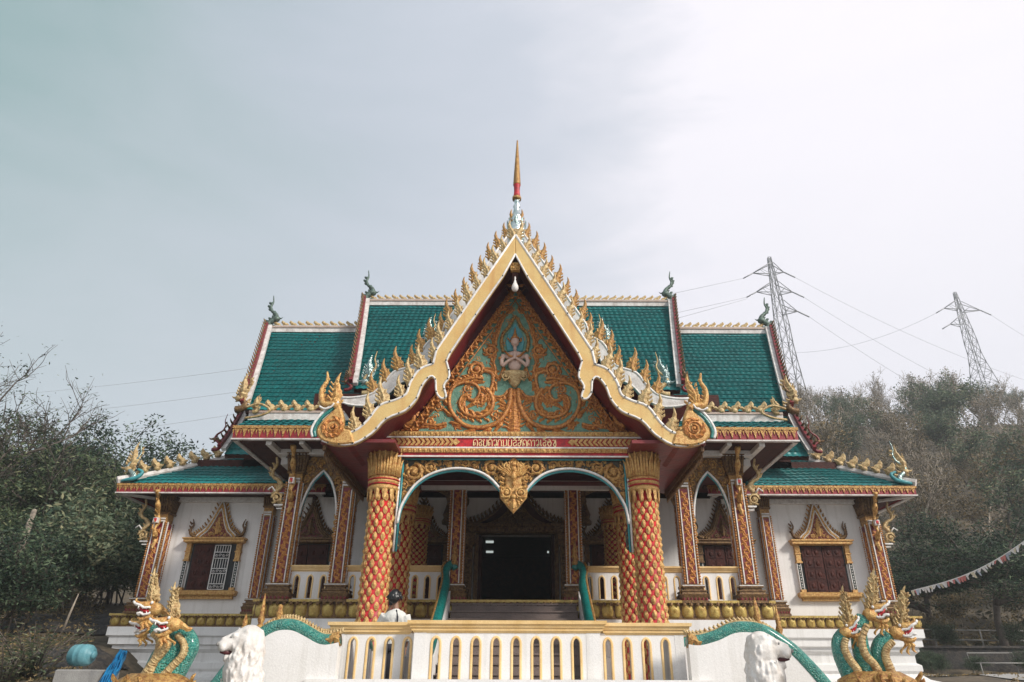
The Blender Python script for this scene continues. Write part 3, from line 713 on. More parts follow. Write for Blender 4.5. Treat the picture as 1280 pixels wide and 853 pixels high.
# hanging ornament under the apex
m = MB(); q = unp(642, 352, YB+.25); m.box(q.x*0-.06, .06, YB+.1, YB+.3, q.z-.1, unp(642, 325, YB+.2).z+.25); m.build('apex_post', 'wood_dark', temple)
m = MB(); q = unp(642, 334, YB+.05); m.box(-.09, .09, YB+.02, YB+.12, q.z-.09, q.z+.09)
for a in range(4): m.ball((.04*(1 if a % 2 else -1), YB+.02, q.z+.04*(1 if a > 1 else -1)), .035, 6, 4)
m.build('apex_plaque', 'gold_bright', temple)
m = MB(); q = unp(642, 360, YB+.05); m.lathe([(.005, -.10), (.05, -.08), (.068, -.03), (.06, .03), (.03, .10), (.012, .17), (.02, .2), (.005, .24)], (0, YB+.02, q.z), 12); m.build('apex_pendant', 'white_trim', temple)
# ---- spire
sx_, sy_ = 0.0, 12.45
zs = lambda y: unp(643, y, sy_).z
m = MB(); m.lathe([(.20, zs(300)-.5), (.22, zs(290)), (.19, zs(283)), (.13, zs(279)), (.155, zs(277)), (.12, zs(271)), (.085, zs(266)), (.06, zs(261)), (.085, zs(259)), (.045, zs(255)), (.065, zs(252)), (.04, zs(248))], (sx_, sy_, 0), 18)
sp = m.build('spire', 'mirror', temple)
m = MB()
for k in range(8): a = k*pi/4; m.flame((.17*cos(a), sy_+.17*sin(a), zs(294)), .40, .13, (cos(a)*.1, sin(a)*.1, 1), (-sin(a), cos(a), 0), .05, 2, .4, 6)
m.build('spire_leaves', 'silver', sp)
m = MB(); m.lathe([(.04, zs(248)), (.085, zs(247)), (.075, zs(244)), (.066, zs(240)), (.07, zs(234)), (.085, zs(232)), (.04, zs(231))], (0, sy_, 0), 14); m.build('spire_glass', 'red', sp)
m = MB(); pr = [(.10, zs(248.5)-.04), (.105, zs(247.3)), (.06, zs(247))]; m.lathe(pr, (0, sy_, 0), 12)
pr = []; n = 22; z0, z1 = zs(231.5), zs(177)
for i in range(n+1):
    t = i/n; r = .062*(1-t)**.9+.016; pr += [(r*1.2, z0+(z1-z0)*t), (r*.82, z0+(z1-z0)*(t+.5/n))]
m.lathe(pr, (0, sy_, 0), 10); m.build('spire_rings', 'gold', sp)
# ---- lintel with the sign band
zA, zB, zCb, zD, zE = [m2(642, y, YP-.14)[1] for y in (540, 546.5, 559.5, 566, 571)]
m = MB(); LX = 2.34
m.box(-LX, LX, YP-.12, YP+.2, zE, zA, 0)
lintel = m.build('lintel', 'red', temple)
m = MB()
for zt2, zb2 in ((zA, zB+.015), (zCb-.02, zD)):
    m.box(-LX, LX, YP-.15, YP-.12, zb2, zt2, 0); n = 48
    for i in range(n): m.ball((-LX+2*LX*(i+.5)/n, YP-.15, (zt2+zb2)/2), (.036, .02, (zt2-zb2)*.40), 7, 4); 
    for i in range(n): m.flame((-LX+2*LX*(i)/n+.01, YP-.155, zb2), (zt2-zb2), .03, (0,0,1), (1,0,0), 0, 1, .4, 3)
m.build('lintel_moulding', 'gold_bright', lintel)
m = MB()
for z in (zB, zCb, zE+.01): m.box(-LX, LX, YP-.145, YP-.12, z-.018, z+.008)
m.build('lintel_trim', 'white_trim', lintel)
m = MB(); hz = (zB+zCb)/2; hh = (zB-zCb)*.36
for s in (-1, 1):
    x = .98*s
    m.prism([(x-.0, hz), (x+s*.07, hz+hh*.8), (x+s*.09, hz-hh*.8)] if False else [(x, hz), (x+s*.08, hz+hh), (x+s*.16, hz), (x+s*.08, hz-hh)], FY(YP-.12), .0, .03, .008)
    for k in range(13):
        xx = x + s*(.10+k*.088)
        m.prism([(xx, hz), (xx+s*.055, hz+hh), (xx+s*.115, hz+hh), (xx+s*.06, hz), (xx+s*.115, hz-hh), (xx+s*.055, hz-hh)], FY(YP-.12), .0, .028, .006)
m.build('chevron_relief', 'gold_bright', lintel)
# lettering: strokes on a 0..1 high grid, one glyph after the other
G = {'kho': (.72, [[(0,.1),(0,.75),(.12,.98),(.45,.98),(.6,.75),(.6,0)], [(0,.45),(.25,.55),(.25,.2),(.08,.1),(0,.25)]]),
 'ho': (.66, [[(.05,.95),(.3,1),(.5,.85),(.5,.65),(.1,.5),(.05,.3),(.2,.05),(.45,.05),(.5,.25),(.35,.4)]]),
 'bo': (.70, [[(.05,1),(.15,.85),(.02,.8),(.02,.1),(.15,0),(.45,0),(.56,.15),(.56,1)]]),
 'wo': (.62, [[(.05,.75),(.2,1),(.42,.95),(.5,.7),(.5,.15),(.3,0),(.18,.15),(.3,.3),(.5,.2)]]),
 'ko': (.68, [[(.02,0),(.02,.6),(.15,.68),(.02,.8),(.2,1),(.45,.95),(.56,.7),(.56,0)]]),
 'mo': (.76, [[(.12,1),(.02,.9),(.12,.8),(.14,.15),(.02,.05),(.14,0),(.6,.12),(.6,1)]]),
 'lo': (.66, [[(.05,.85),(.3,1),(.5,.85),(.5,.6),(.1,.45),(.05,.2),(.25,0),(.5,.1),(.55,.35)]]),
 'so': (.74, [[(.05,.85),(.25,1),(.45,.85),(.45,.55),(.1,.45),(.05,.15),(.25,0),(.45,.2),(.5,.5),(.68,1.1)]]),
 'do': (.68, [[(.02,0),(.02,.7),(.2,.98),(.42,.95),(.56,.7),(.56,0)], [(.02,.3),(.2,.42),(.25,.15)]]),
 'aa': (.42, [[(.02,.75),(.12,.98),(.28,.9),(.32,.65),(.32,0)]]),
 'e': (.34, [[(.1,1),(.1,.15),(.2,.02),(.26,.15),(.12,.22)]]),
 'o': (.70, [[(.1,.6),(.3,.55),(.3,.8),(.1,.8),(.05,.3),(.25,0),(.5,.1),(.58,.5),(.4,1),(.2,1)]]),
 'ngo': (.64, [[(.05,.9),(.25,.98),(.4,.7),(.3,.45),(.15,.3),(.3,.0),(.42,-.1),(.55,.2),(.5,1)]])}
MK = {'oo': [[(.15,1.2),(.2,1.45),(.45,1.42),(.4,1.2),(.25,1.2)]], 'u': [[(.42,-.2),(.42,-.5),(.52,-.5)]], 'ek': [[(.4,1.2),(.4,1.5)]], 'nik': [[(.28,1.18),(.2,1.3),(.3,1.42),(.4,1.3),(.28,1.18)]],
      'i': [[(.05,1.18),(.2,1.42),(.42,1.4),(.5,1.18),(.05,1.18)]], 'ii': [[(.05,1.18),(.2,1.42),(.42,1.4),(.5,1.18),(.05,1.18)], [(.5,1.18),(.52,1.55)]], 'an': [[(.1,1.3),(.15,1.18),(.35,1.2),(.55,1.48)]]}
txt = [('kho',), ('ho',), ('bo',), ('kho', 'oo'), ('wo',), ('ko', 'u', 'ek'), ('mo',), ('bo', 'nik'), ('lo', 'i'), ('so', 'an'), ('do',), ('do',), ('aa',), ('wo',), ('e',), ('ho', 'ii'), ('o',), ('ngo',)]
tw = sum(G[t[0]][0]+.06 for t in txt); x0 = m2(593, 553, YP)[0]; x1 = m2(696, 553, YP)[0]; ks = (x1-x0)/tw; hgt = .125; zt0 = hz - .078
m = MB(); x = x0
for t in txt:
    for st in G[t[0]][1] + [q for mk in t[1:] for q in MK[mk]]:
        m.tube([(x+a*ks, YP-.14, zt0+b*hgt) for a, b in st], .0080, 5, False)
    x += (G[t[0]][0]+.06)*ks
m.build('sign_lettering', 'letter_gold', lintel)
# ---- arch screen under the lintel
zTop = zE; AX = 2.05
def zpx(y): return m2(642, y, YP-.05)[1]
archL = [(497, 655), (501, 636), (508, 622), (518, 608), (532, 597), (548, 590), (566, 586.5), (584, 587), (600, 591), (612, 598), (622, 608), (630, 618)]
aw = [(m2(px_, py_, YP)[0]+.012, m2(px_, py_, YP)[1]) for px_, py_ in archL]
aw = sm2(aw, 3); zSide = zpx(690)
left = [(-AX, zTop), (-AX, zSide), (-AX+.10, zSide+.06), (-AX+.11, aw[0][1]-.15)] + aw + [(-.13, zpx(633)), (0, zpx(641)), (0, zTop)]
m = MB()
for s in (1, -1):
    p = [(x*s, z) for x, z in left]; m.prism(p, FY(YP), -.02, .0)
scr = m.build('arch_screen', 'screen_dark', temple)
m = MB(); filigree(m, FY(YP), left, .016, .20, 3); filigree(m, FY(YP+.01), left, .05, .12, 13); mm = MB(); mm.merge(m); mm.merge(m.mirrored()); mm.build('arch_filigree', 'gold', scr)
m = MB(); mt = MB()
for s in (1, -1):
    m.tube([(x*s, YP-.05, z-.008) for x, z in aw], .024, 6); mt.tube([(x*s, YP-.01, z-.04) for x, z in aw], .026, 6)
    m.tube([(-s*AX, YP-.03, zTop), (-s*AX, YP-.03, zSide)], .022, 5); mt.tube([(-s*(AX-.045), YP-.03, zTop), (-s*(AX-.045), YP-.03, zSide)], .02, 5)
mt.tube([(-AX, YP-.03, zTop-.02), (AX, YP-.03, zTop-.02)], .022, 5)
m.build('arch_rim', 'white_trim', scr); mt.build('arch_edge', 'teal_trim', scr)
m = MB(); z0 = zpx(641)
hp = [(0, zpx(642)), (-.10, zpx(634)), (-.24, zpx(622)), (-.25, zpx(613)), (-.15, zpx(607)), (-.16, zpx(596)), (-.09, zpx(585)), (-.10, zpx(577)), (0, zpx(571))]
hp = hp + [(-x, z) for x, z in reversed(hp[1:-1])]
m.prism(hp, FY(YP), .0, .07, .03)
for k in range(26):
    t = k/26*2*pi; m.flame((.17*cos(t), YP-.08, zpx(605)+.33*sin(t)), .10, .08, (cos(t), 0, sin(t)+.3), (-sin(t), 0, cos(t)), .1, 2, .5, 6, lean=.2)
for k in range(5): m.ball((0, YP-.10, zpx(580)-.02-.09*k), (.05-.006*k, .04, .05), 7, 5)
for s in (-1, 1):
    scroll(m, FY(YP), s*.13, zpx(617), .12, s, 1.5, 1.6, .026, 4, .08); scroll(m, FY(YP), s*.12, zpx(584), .08, -s, 1.5, 1.4, .02, 4, .08)
    for k in range(5): m.flame((s*.02*k, YP-.09, zpx(596)), .30, .07, (s*(.15+.28*k), 0, 1), (1, 0, -s*.3*k), .05, 2, .5, 7)
m.ball((0, YP-.1, zpx(597)), (.055, .06, .07), 8, 6); m.flame((0, YP-.10, zpx(636)), .2, .14, (0,0,1), (1,0,0), 0, 2, .5, 6); m.ball((0, YP-.1, zpx(622)), (.05, .05, .05), 8, 6)
m.build('arch_pendant', 'gold_bright', scr)
# ================================================================ round porch columns
def column_meshes():
    r0, H = .235, 3.93
    sh = MB(); sh.lathe([(r0+.06, 0), (r0+.06, .12), (r0+.02, .15), (r0, .2), (r0-.02, 3.22)], (0,0,0), 28)
    st = MB(); nA = 10; dz = .112; rows = int(2.98/dz)
    for r in range(rows):
        z = .28 + r*dz; rr = r0 - .02*(z/3.2) + .002
        for k in range(nA):
            a = 2*pi*(k + .5*(r % 2))/nA; vs = []; fs = []
            for sc_, d in ((.80, -.003), (.72, .012), (.56, .010), (.40, .019), (0.05, .034)):
                for q in range(8):
                    b = q*pi/4; ww = abs(cos(b))**1.15; hh = abs(sin(b))**1.1
                    da = sc_*ww*(1 if cos(b) > 0 else -1)*.248; dzz = sc_*hh*(1 if sin(b) > 0 else -1)*.098
                    R = rr + d; vs.append((R*cos(a+da), R*sin(a+da), z+dzz))
            for q in range(4):
                for j in range(8):
                    jj = (j+1) % 8; fs.append((q*8+j, q*8+jj, (q+1)*8+jj, (q+1)*8+j))
            fs.append(tuple(32+j for j in range(8))); st.add(vs, fs, True)
    cp = MB()
    cp.lathe([(.25, 3.20), (.29, 3.24), (.27, 3.29), (.24, 3.31), (.28, 3.34), (.29, 3.37), (.25, 3.40), (.27, 3.43), (.25, 3.47), (.26, 3.88), (.30, 3.93)], (0,0,0), 24)
    for k in range(18):
        a = 2*pi*k/18; c, s_ = cos(a), sin(a)
        cp.tube([(.265*c, .265*s_, 3.46), (.275*c, .275*s_, 3.65), (.29*c, .29*s_, 3.82), (.335*c, .335*s_, 3.95)], [.036, .034, .030, .006], 5)
        a += pi/18; c, s_ = cos(a), sin(a)
        cp.tube([(.275*c, .275*s_, 3.46), (.29*c, .29*s_, 3.62), (.31*c, .31*s_, 3.73), (.35*c, .35*s_, 3.80)], [.026, .026, .02, .005], 5)
    for k in range(12):
        a = 2*pi*k/12; c, s_ = cos(a), sin(a); cp.flame((.262*c, .262*s_, 3.24), -.22, .13, (0,0,1), (-s_, c, 0), 0, 2, .25, 6)
    rg = MB(); rg.lathe([(.262, 3.385), (.292, 3.39), (.292, 3.405), (.262, 3.41)], (0,0,0), 24); rg.lathe([(.262, 3.30), (.285, 3.305), (.285, 3.32), (.262, 3.33)], (0,0,0), 24)
    return [('column_shaft', sh.mesh('column_shaft', 'red')), ('column_studs', st.mesh('column_studs', 'gold_bright')), ('column_capital', cp.mesh('column_capital', 'gold_bright')), ('column_ring', rg.mesh('column_ring', 'red'))]
CM = column_meshes()
for Y, z in ((YP, ZL), (14.05, ZL), (16.4, ZF)):
    for s in (-1, 1):
        kz = (5.28 - z)/3.93
        M = T(s*2.32, Y, z) @ Matrix.Diagonal((1.0, 1.0, kz, 1)) @ Matrix.Rotation(.2*s+Y, 4, 'Z')
        o = inst(CM[0][1], 'porch_column', temple, M)
        for nm, me in CM[1:]:
            c = bpy.data.objects.new(nm, me); COL.objects.link(c); c.parent = o
# square gilded pillars
def pillar_meshes(H, bracket=True):
    w = .17; out = []
    sh = MB(); sh.mould(-w, w, -w, w, [(.32, .03), (.36, 0), (H-.62, -.02), (H-.5, -.02), (H, -.02)])
    ba = MB(); ba.mould(-w, w, -w, w, [(0, .12), (.05, .12), (.06, .09), (.17, .13), (.175, .10), (.22, .08), (.225, .1), (.25, .1), (.26, .04), (.30, .04), (.305, .07), (.36, .07)])
    for k in range(7):
        for f in (0, 1, 2, 3):
            x = (-.24+.08*k); p = [(x, -.27, .15), (.27, x, .15), (x, .27, .15), (-.27, x, .15)][f]; sd = [(1,0,0), (0,1,0), (1,0,0), (0,1,0)][f]
            ba.flame(p, -.12, .08, (0,0,1), sd, 0, 1, .2, 4, m=1)
    ba.box(-.25, .25, -.25, .25, .205, .235, 2); ba.box(-.245, .245, -.245, .245, .335, .352, 2)
    pn = MB(); pn.box(-.095, .095, -w-.012, -w+.02, .38, H-.7, 0); pn.box(-.095, .095, w-.02, w+.012, .38, H-.7, 0); pn.box(-w-.012, -w+.02, -.09, .09, .38, H-.7); pn.box(w-.02, w+.012, -.09, .09, .38, H-.7)
    cv = MB(); n = int((H-1.15)/.125)
    for i in range(n):
        z = .46 + i*.125
        for (ox, oy, sd, nr) in ((0, -w-.015, V((1,0,0)), V((0,-1,0))), (w+.015, 0, V((0,1,0)), V((1,0,0))), (-w-.015, 0, V((0,-1,0)), V((-1,0,0)))):
            c = V((ox, oy, z)) + sd*(.018*(1 if i % 2 else -1))
            for a in (.6, 2.1, 3.9, 5.4): cv.flame(c, .105, .085, V((0,0,1))*sin(a) + sd*cos(a), sd*sin(a)*-1 + V((0,0,1))*cos(a), .1, 2, .35, 4)
            cv.ball(c, (.026, .026, .026), 6, 4)
    for x in (-w+.005, w-.005):       # twisted rope along both edges
        for yy in (-w-.0, w-.0):
            k = int((H-1.0)/.055)
            for i in range(k): cv.ball((x, yy, .42+i*.055), (.03, .03, .024), 5, 3)
    tr = MB()
    for x in (-.108, .108):
        tr.box(x-.011, x+.011, -w-.024, -w, .38, H-.66); tr.box(-w-.024, -w, x-.011, x+.011, .38, H-.66); tr.box(w, w+.024, x-.011, x+.011, .38, H-.66)
    for z in (H-.66, H-.60): tr.box(-.12, .12, -w-.03, -w+.02, z, z+.035)
    ca = MB(); zc = H-.42
    ca.mould(-.15, .15, -.15, .15, [(zc-.04, .03), (zc, .05), (zc+.02, .01), (zc+.38, .07), (zc+.42, .10)])
    for f in range(4):
        for k in range(6):
            x = -.15+.06*k; R = Matrix.Rotation(f*pi/2, 4, 'Z')
            ca.tube([R @ V((x, -.165, zc+.01)), R @ V((x*1.1, -.19, zc+.2)), R @ V((x*1.25, -.24, zc+.41))], [.026, .027, .015], 5)
    out = [('veranda_column', sh, 'gold'), ('column_base', ba, ['gold_aged', 'red_dark', 'white_trim']), ('red_panel', pn, 'red_dark'), ('carving', cv, 'gold_copper'), ('edge_trim', tr, 'white_trim'), ('column_capital', ca, 'gold_aged')]
    if bracket:
        br = MB()
        # strut leaning out to the eave, with serpent curls at its foot
        P = spline([(0, -.2, H-1.05), (0, -.32, H-.9), (0, -.26, H-.72), (0, -.30, H-.5), (0, -.44, H-.3), (0, -.5, H-.12), (.0, -.62, H+.05)], 4)
        br.tube(P, [.05+.02*sin(i*.9) for i in range(len(P))], 6)
        br.flame((0, -.30, H-1.05), .3, .14, (0,-.5,1), (0,1,.3), .12, 3, .4, 8); br.flame((0, -.2, H-1.1), -.25, .14, (0,.1,1), (1,0,0), .05, 3, .4, 8)
        for k in range(5): br.flame((0, -.30-.04*k, H-.75+.13*k), .16, .08, (0,-1,.6), (0,.6,1), .1, 2, .4, 5)
        out.append(('eave_bracket', br, 'gold_bright'))
        gm = MB(); gm.mould(-.035, .035, -.375, -.33, [(H-.73, .02), (H-.60, .02)], 1); gm.box(-.03, .03, -.405, -.39, H-.71, H-.62, 0)
        out.append(('bracket_gem', gm, ['red', 'white_trim']))
        sb = MB()    # side serpent
        P = spline([(.17, -.1, H-1.15), (.30, -.12, H-1.05), (.40, -.12, H-.92), (.34, -.12, H-.8), (.28, -.12, H-.72), (.36, -.12, H-.6), (.5, -.12, H-.52), (.52, -.12, H-.38), (.46, -.12, H-.25), (.50, -.12, H-.08)], 4); n = len(P)
        sb.tube(P, [.055*(1-.75*i/n)+.01 for i in range(n)], 6)
        for i in range(4, n-4, 3): sb.flame(P[i], .14, .09, (.8, 0, .5), (.5, 0, -.8), .1, 2, .4, 5)
        scroll(sb, FY(-.12+.0), .33, H-1.0, .14, 1, 0, 1.5, .03, 4, .05)
        out.append(('side_bracket', sb, 'gold_pale'))
        sw = MB(); sw.box(.17, .36, -.2, -.06, H-1.17, H-1.14); sw.box(.17, .30, -.19, -.07, H-1.24, H-1.22); sw.tube([(.38, -.2, H-.86), (.46, -.2, H-.76), (.54, -.2, H-.83)], .018, 5)
        out.append(('bracket_trim', sw, 'white_trim'))
    return out
def pillars(H, bracket, spots):
    P = pillar_meshes(H, bracket); ms = [(n, mb.mesh(n, mt), mb.mirrored().mesh(n, mt)) for n, mb, mt in P]
    for X, Y, s, sc_ in spots:
        M = T(X, Y, ZF+.02) @ Matrix.Diagonal((sc_, sc_, 1, 1)); o = inst(ms[0][2 if s < 0 else 1], 'veranda_column', temple, M)
        for n, a, b in ms[1:]:
            c = bpy.data.objects.new(n, b if s < 0 else a); COL.objects.link(c); c.parent = o
pillars(3.12, True, [(-4.85, YV+.05, -1, 1), (4.85, YV+.05, 1, 1)])
pillars(2.86, True, [(-9.15, 17.8, -1, 1.05), (9.15, 17.8, 1, 1.05)])
pillars(3.05, False, [(-3.67, YV+.05, -1, .95), (3.67, YV+.05, 1, .95), (-1.25, YV+.05, -1, .9), (1.25, YV+.05, 1, .9), (-6.45, 17.85, -1, .8), (6.45, 17.85, 1, .8)])
# ---- pointed arches of the veranda
for s in (-1, 1):
    xa, xb = 3.88, 4.64; zs0, zap, zt = 4.55, 5.72, 6.05
    arc = [(xa-.02, 4.72), (xa+.01, 4.98), (xa+.08, 5.25), (xa+.19, 5.50), ((xa+xb)/2, zap), (xb-.19, 5.50), (xb-.08, 5.25), (xb-.01, 4.98), (xb+.02, 4.72)]
    arc = sm2(arc[:5], 3) + sm2(arc[4:], 3)[1:]
    pl = [(xa-.12, zt), (xa-.12, 4.3)] + [(xa-.02, 4.3)] + arc + [(xb+.02, 4.3), (xb+.12, 4.3), (xb+.12, zt)]
    pl = [(x*s, z) for x, z in pl]
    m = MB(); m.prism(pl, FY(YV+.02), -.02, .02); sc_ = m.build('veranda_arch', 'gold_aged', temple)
    m = MB(); filigree(m, FY(YV), pl, .022, .11, 9+s); m.build('arch_filigree', 'gold', sc_)
    m = MB(); m.tube([(x*s, YV-.05, z) for x, z in arc], .026, 5); m.tube([((xa-.09)*s, YV-.06, 4.45), ((xa-.09)*s, YV-.06, 5.45)], .02, 5); m.build('arch_rim', 'white_trim', sc_)
    m = MB(); m.tube([(x*s, YV-.02, z-.045 if i not in (0,) else z) for i, (x, z) in enumerate(arc)], .024, 5); m.build('arch_edge', 'teal_trim', sc_)
    m = MB()      # drooping brackets at the arch springing
    for X in (xa-.03, xb+.03):
        for k in range(4): m.flame((s*X, YV-.04, 4.78-.14*k), -.2, .13, (0,0,1), (1,0,0), .1, 3, .4, 6)
    m.build('arch_drop', 'gold', sc_)
    # screen between the inner pillars
    pl = [(1.42, 6.05), (1.42, 4.9), (1.55, 5.2), (2.45, 5.62), (3.35, 5.2), (3.5, 4.9), (3.5, 6.05)]; pl = [(x*s, z) for x, z in pl]
    m = MB(); m.prism(pl, FY(YV+.02), -.02, .02); a = m.build('veranda_arch', 'gold_aged', temple)
    m = MB(); filigree(m, FY(YV), pl, .03, .13, 19+s); m.build('arch_filigree', 'gold_aged', a)
# dark fringe and flat soffit under the porch eaves
for s in (-1, 1):
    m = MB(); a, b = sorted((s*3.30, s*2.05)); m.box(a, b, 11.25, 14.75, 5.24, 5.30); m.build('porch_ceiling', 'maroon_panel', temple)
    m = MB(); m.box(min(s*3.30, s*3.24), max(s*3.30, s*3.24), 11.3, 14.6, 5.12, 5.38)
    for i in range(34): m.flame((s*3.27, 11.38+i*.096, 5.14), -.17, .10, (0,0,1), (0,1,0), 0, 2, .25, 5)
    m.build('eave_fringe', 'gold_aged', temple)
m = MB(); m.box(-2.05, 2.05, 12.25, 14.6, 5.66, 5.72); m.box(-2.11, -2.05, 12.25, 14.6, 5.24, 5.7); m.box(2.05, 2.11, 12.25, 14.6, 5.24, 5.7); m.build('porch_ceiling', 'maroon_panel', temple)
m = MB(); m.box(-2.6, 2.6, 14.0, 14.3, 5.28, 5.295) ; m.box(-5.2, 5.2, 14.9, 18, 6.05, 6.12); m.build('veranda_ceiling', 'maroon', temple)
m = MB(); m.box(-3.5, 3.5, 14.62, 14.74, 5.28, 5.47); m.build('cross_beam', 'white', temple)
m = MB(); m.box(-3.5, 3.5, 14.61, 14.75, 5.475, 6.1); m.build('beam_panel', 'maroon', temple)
# ---- balustrades with arched slots
def arched(mb, mf, x0, x1, Y, th, z0, z1, n, sw, sz0, sz1, fw, m=0, rot=None):
    cw = (x1-x0)/n; F = FY(Y)
    for i in range(n):
        a, b = x0+cw*i, x0+cw*(i+1); c = (a+b)/2; h = sw/2
        arcp = [(c + h*cos(t*pi/8), sz1-h*1.5 + 1.5*h*sin(t*pi/8)) for t in range(9)]
        R = [(c, z1), (b, z1), (b, z0), (c+h, z0)] if sz0 <= z0 else None
        mb.prism([(b, sz0), (b, z1), (c, z1)] + [arcp[k] for k in (4, 3, 2, 1, 0)] + [(c+h, sz0)], F, -th, 0, 0, m)
        mb.prism([(a, sz0), (a, z1), (c, z1)] + [arcp[k] for k in (4, 5, 6, 7, 8)] + [(c-h, sz0)], F, -th, 0, 0, m)
        outl = [(c+h+fw*.4, sz0)] + [(c + (h+fw*.4)*cos(t*pi/8), sz1-h*1.5 + 1.5*(h+fw*.4)*sin(t*pi/8)) for t in range(9)] + [(c-h-fw*.4, sz0)]
        mf.tube([F(x, z, .004) for x, z in outl], fw, 6, False, flat=.6)
    if sz0 > z0: mb.box(x0, x1, Y, Y+th, z0, sz0, m)
def rail(mb, x0, x1, y0, y1, z0, z1):
    h = z1-z0; mb.mould(x0, x1, y0, y1, [(z0, .0), (z0+h*.15, .02), (z0+h*.2, .035), (z0+h*.42, .035), (z0+h*.45, .055), (z0+h*.7, .06), (z0+h*.72, .085), (z0+h, .09)])
for a, b, n in ((-4.66, -3.84, 3), (-3.5, -1.42, 8), (1.42, 3.5, 8), (3.84, 4.66, 3)):
    w, f, r = MB(), MB(), MB(); arched(w, f, a, b, YV, .10, ZF, 3.60, n, .10, 3.06, 3.50, .017); rail(r, a-.02, b+.02, YV, YV+.1, 3.58, 3.70)
    w = w.build('veranda_balustrade', 'white', temple); f.build('slot_frames', 'cream_yellow', w); r.build('veranda_rail', 'cream_yellow', w)
# ---- windows
def window(X, half_open, Y=YW, z0=3.54, z1=4.66, W=.53, nm='window', pal=('gold_bright', 'gold'), parent=temple):
    F = FY(Y); fr = MB()
    fr.mould(X-.75, X+.75, Y-.16, Y, [(z0-.13, .0), (z0-.10, .03), (z0-.02, .04), (z0, .0)]); fr.box(X-.70, X+.70, Y-.10, Y, z0-.2, z0-.13)
    fr.mould(X-.72, X+.72, Y-.15, Y, [(z1+.02, .0), (z1+.05, .05), (z1+.10, .05), (z1+.12, .08), (z1+.15, .08)])
    for s in (-1, 1):
        fr.box(X+s*.64-.06, X+s*.64+.06, Y-.10, Y, z1-.38, z1+.02); fr.box(X+s*.64-.075, X+s*.64+.075, Y-.12, Y, z1-.2, z1-.17); fr.box(X+s*.64-.075, X+s*.64+.075, Y-.12, Y, z1-.42, z1-.38)
        fr.box(X+s*.64-.06, X+s*.64+.06, Y-.1, Y, z0, z0+.07)
        for k in range(5): fr.box(X+s*.64-.055+k*.025, X+s*.64-.045+k*.025, Y-.112, Y-.1, z1-.16, z1)
    wn = fr.build(nm, pal[0], parent)
    m = MB()
    for s in (-1, 1): m.box(X+s*.66-.03, X+s*.66+.03, Y-.085, Y, z0+.07, z1-.42)
    m.build('jamb_panel', 'dark_green', wn)
    m = MB()
    for s in (-1, 1):
        for dx in (-.045, .045): m.box(X+s*.66+dx-.008, X+s*.66+dx+.008, Y-.095, Y-.0, z0+.07, z1-.42)
        for k in range(9): m.ball((X+s*.66, Y-.09, z0+.12+k*.065), (.018, .015, .022), 5, 3)
    m.build('jamb_trim', 'white_trim', wn)
    m = MB(); m.box(X-.57, X+.57, Y-.015, Y-.005, z0, z1+.02); m.build('opening', 'dark', wn)  # dark sheet on solid wall; its colour paints the unlit opening
    def shutter(a, b, yy, name='shutter'):
        m = MB(); m.box(a, b, yy, yy+.03, z0+.02, z1-.0); c = (a+b)/2
        for k in range(4):
            for q in (a+.05, c+.01):
                za = z0+.06+k*(z1-z0-.04)/4; m.mould(q, q+(b-a)/2-.06, yy-.012, yy+.005, [(za, 0), (za, .0), (za+(z1-z0)/4-.06, 0)])
                m.ball((q+(b-a)/4-.03, yy-.012, za+.10), (.05, .018, .07), 6, 4)
        return m.build(name, 'wood_dark', wn)
    if half_open:
        shutter(X-.50, X+.0, Y-.06)
        m = MB(); g = lambda a, b, c, d: m.box(a, b, Y-.055, Y-.04, c, d)
        gx0, gx1, gz0, gz1 = X+.03, X+.42, z0+.03, z1-.02
        for x in (gx0, gx1): g(x-.012, x+.012, gz0, gz1)
        for z in (gz0, gz0+.13, gz0+.38, gz0+.5, gz0+.75, gz0+.9, gz1): g(gx0, gx1, z-.009, z+.009)
        for k in range(1, 6):
            x = gx0+(gx1-gx0)*k/6
            for a, b in ((.13, .38), (.5, .75), (.9, gz1-gz0)): g(x-.006, x+.006, gz0+a, gz0+b)
        for k in range(4):
            for z in (gz0+.065, gz0+.44, gz0+.825): scroll(m, FY(Y-.04), gx0+.06+.09*k, z, .045, 1 if k % 2 else -1, 0, 1.2, .007, 0, .0, 8)
        m.build('window_grille', 'white_trim', wn)
    else:
        shutter(X-.515, X-.012, Y-.05); shutter(X+.012, X+.515, Y-.05)
    # pediment
    zb = z1+.17; H = 1.02; out = [(-.60, 0), (-.50, .10), (-.36, .22), (-.22, .48), (-.10, .80), (0, H)]
    out = sm2(out, 3); inn = [(x*.62, z*.68+.02) for x, z in out]
    m = MB(); pl = [(X+x, zb+z) for x, z in out] + [(X-x, zb+z) for x, z in reversed(out[:-1])]
    m.prism(pl, F, 0, .07)
    for s in (-1, 1):
        for i in range(0, len(out)-1): m.flame((X+s*out[i][0]*1.02, Y-.06, zb+out[i][1]), .12, .08, (s*-.6*-1 if False else -s*-.5*-1, 0, 1), (1, 0, 0), .1, 2, .4, 5)
    pd = m.build('pediment', pal[1], wn)
    m = MB()
    for s in (-1, 1):
        for kf, rr in ((.90, .018), (.70, .014)): m.tube([(X+s*x*kf, Y-.09, zb+z*(kf+.02)+.01) for x, z in out], rr, 5)
    m.build('pediment_trim', 'white_trim' if pal[0] != 'gold_aged' else 'gold_aged', wn)
    m = MB()
    for s in (-1, 1): m.tube([(X+s*x*.80, Y-.085, zb+z*.82+.01) for x, z in out], .030, 5)
    m.build('pediment_rib', pal[0], wn)
    m = MB(); tri_ = [(X+x*.58, zb+z*.60+.03) for x, z in out] + [(X-x*.58, zb+z*.60+.03) for x, z in reversed(out[:-1])]
    m.prism(tri_, F, .07, .075); m.build('pediment_field', 'red_dark', wn)
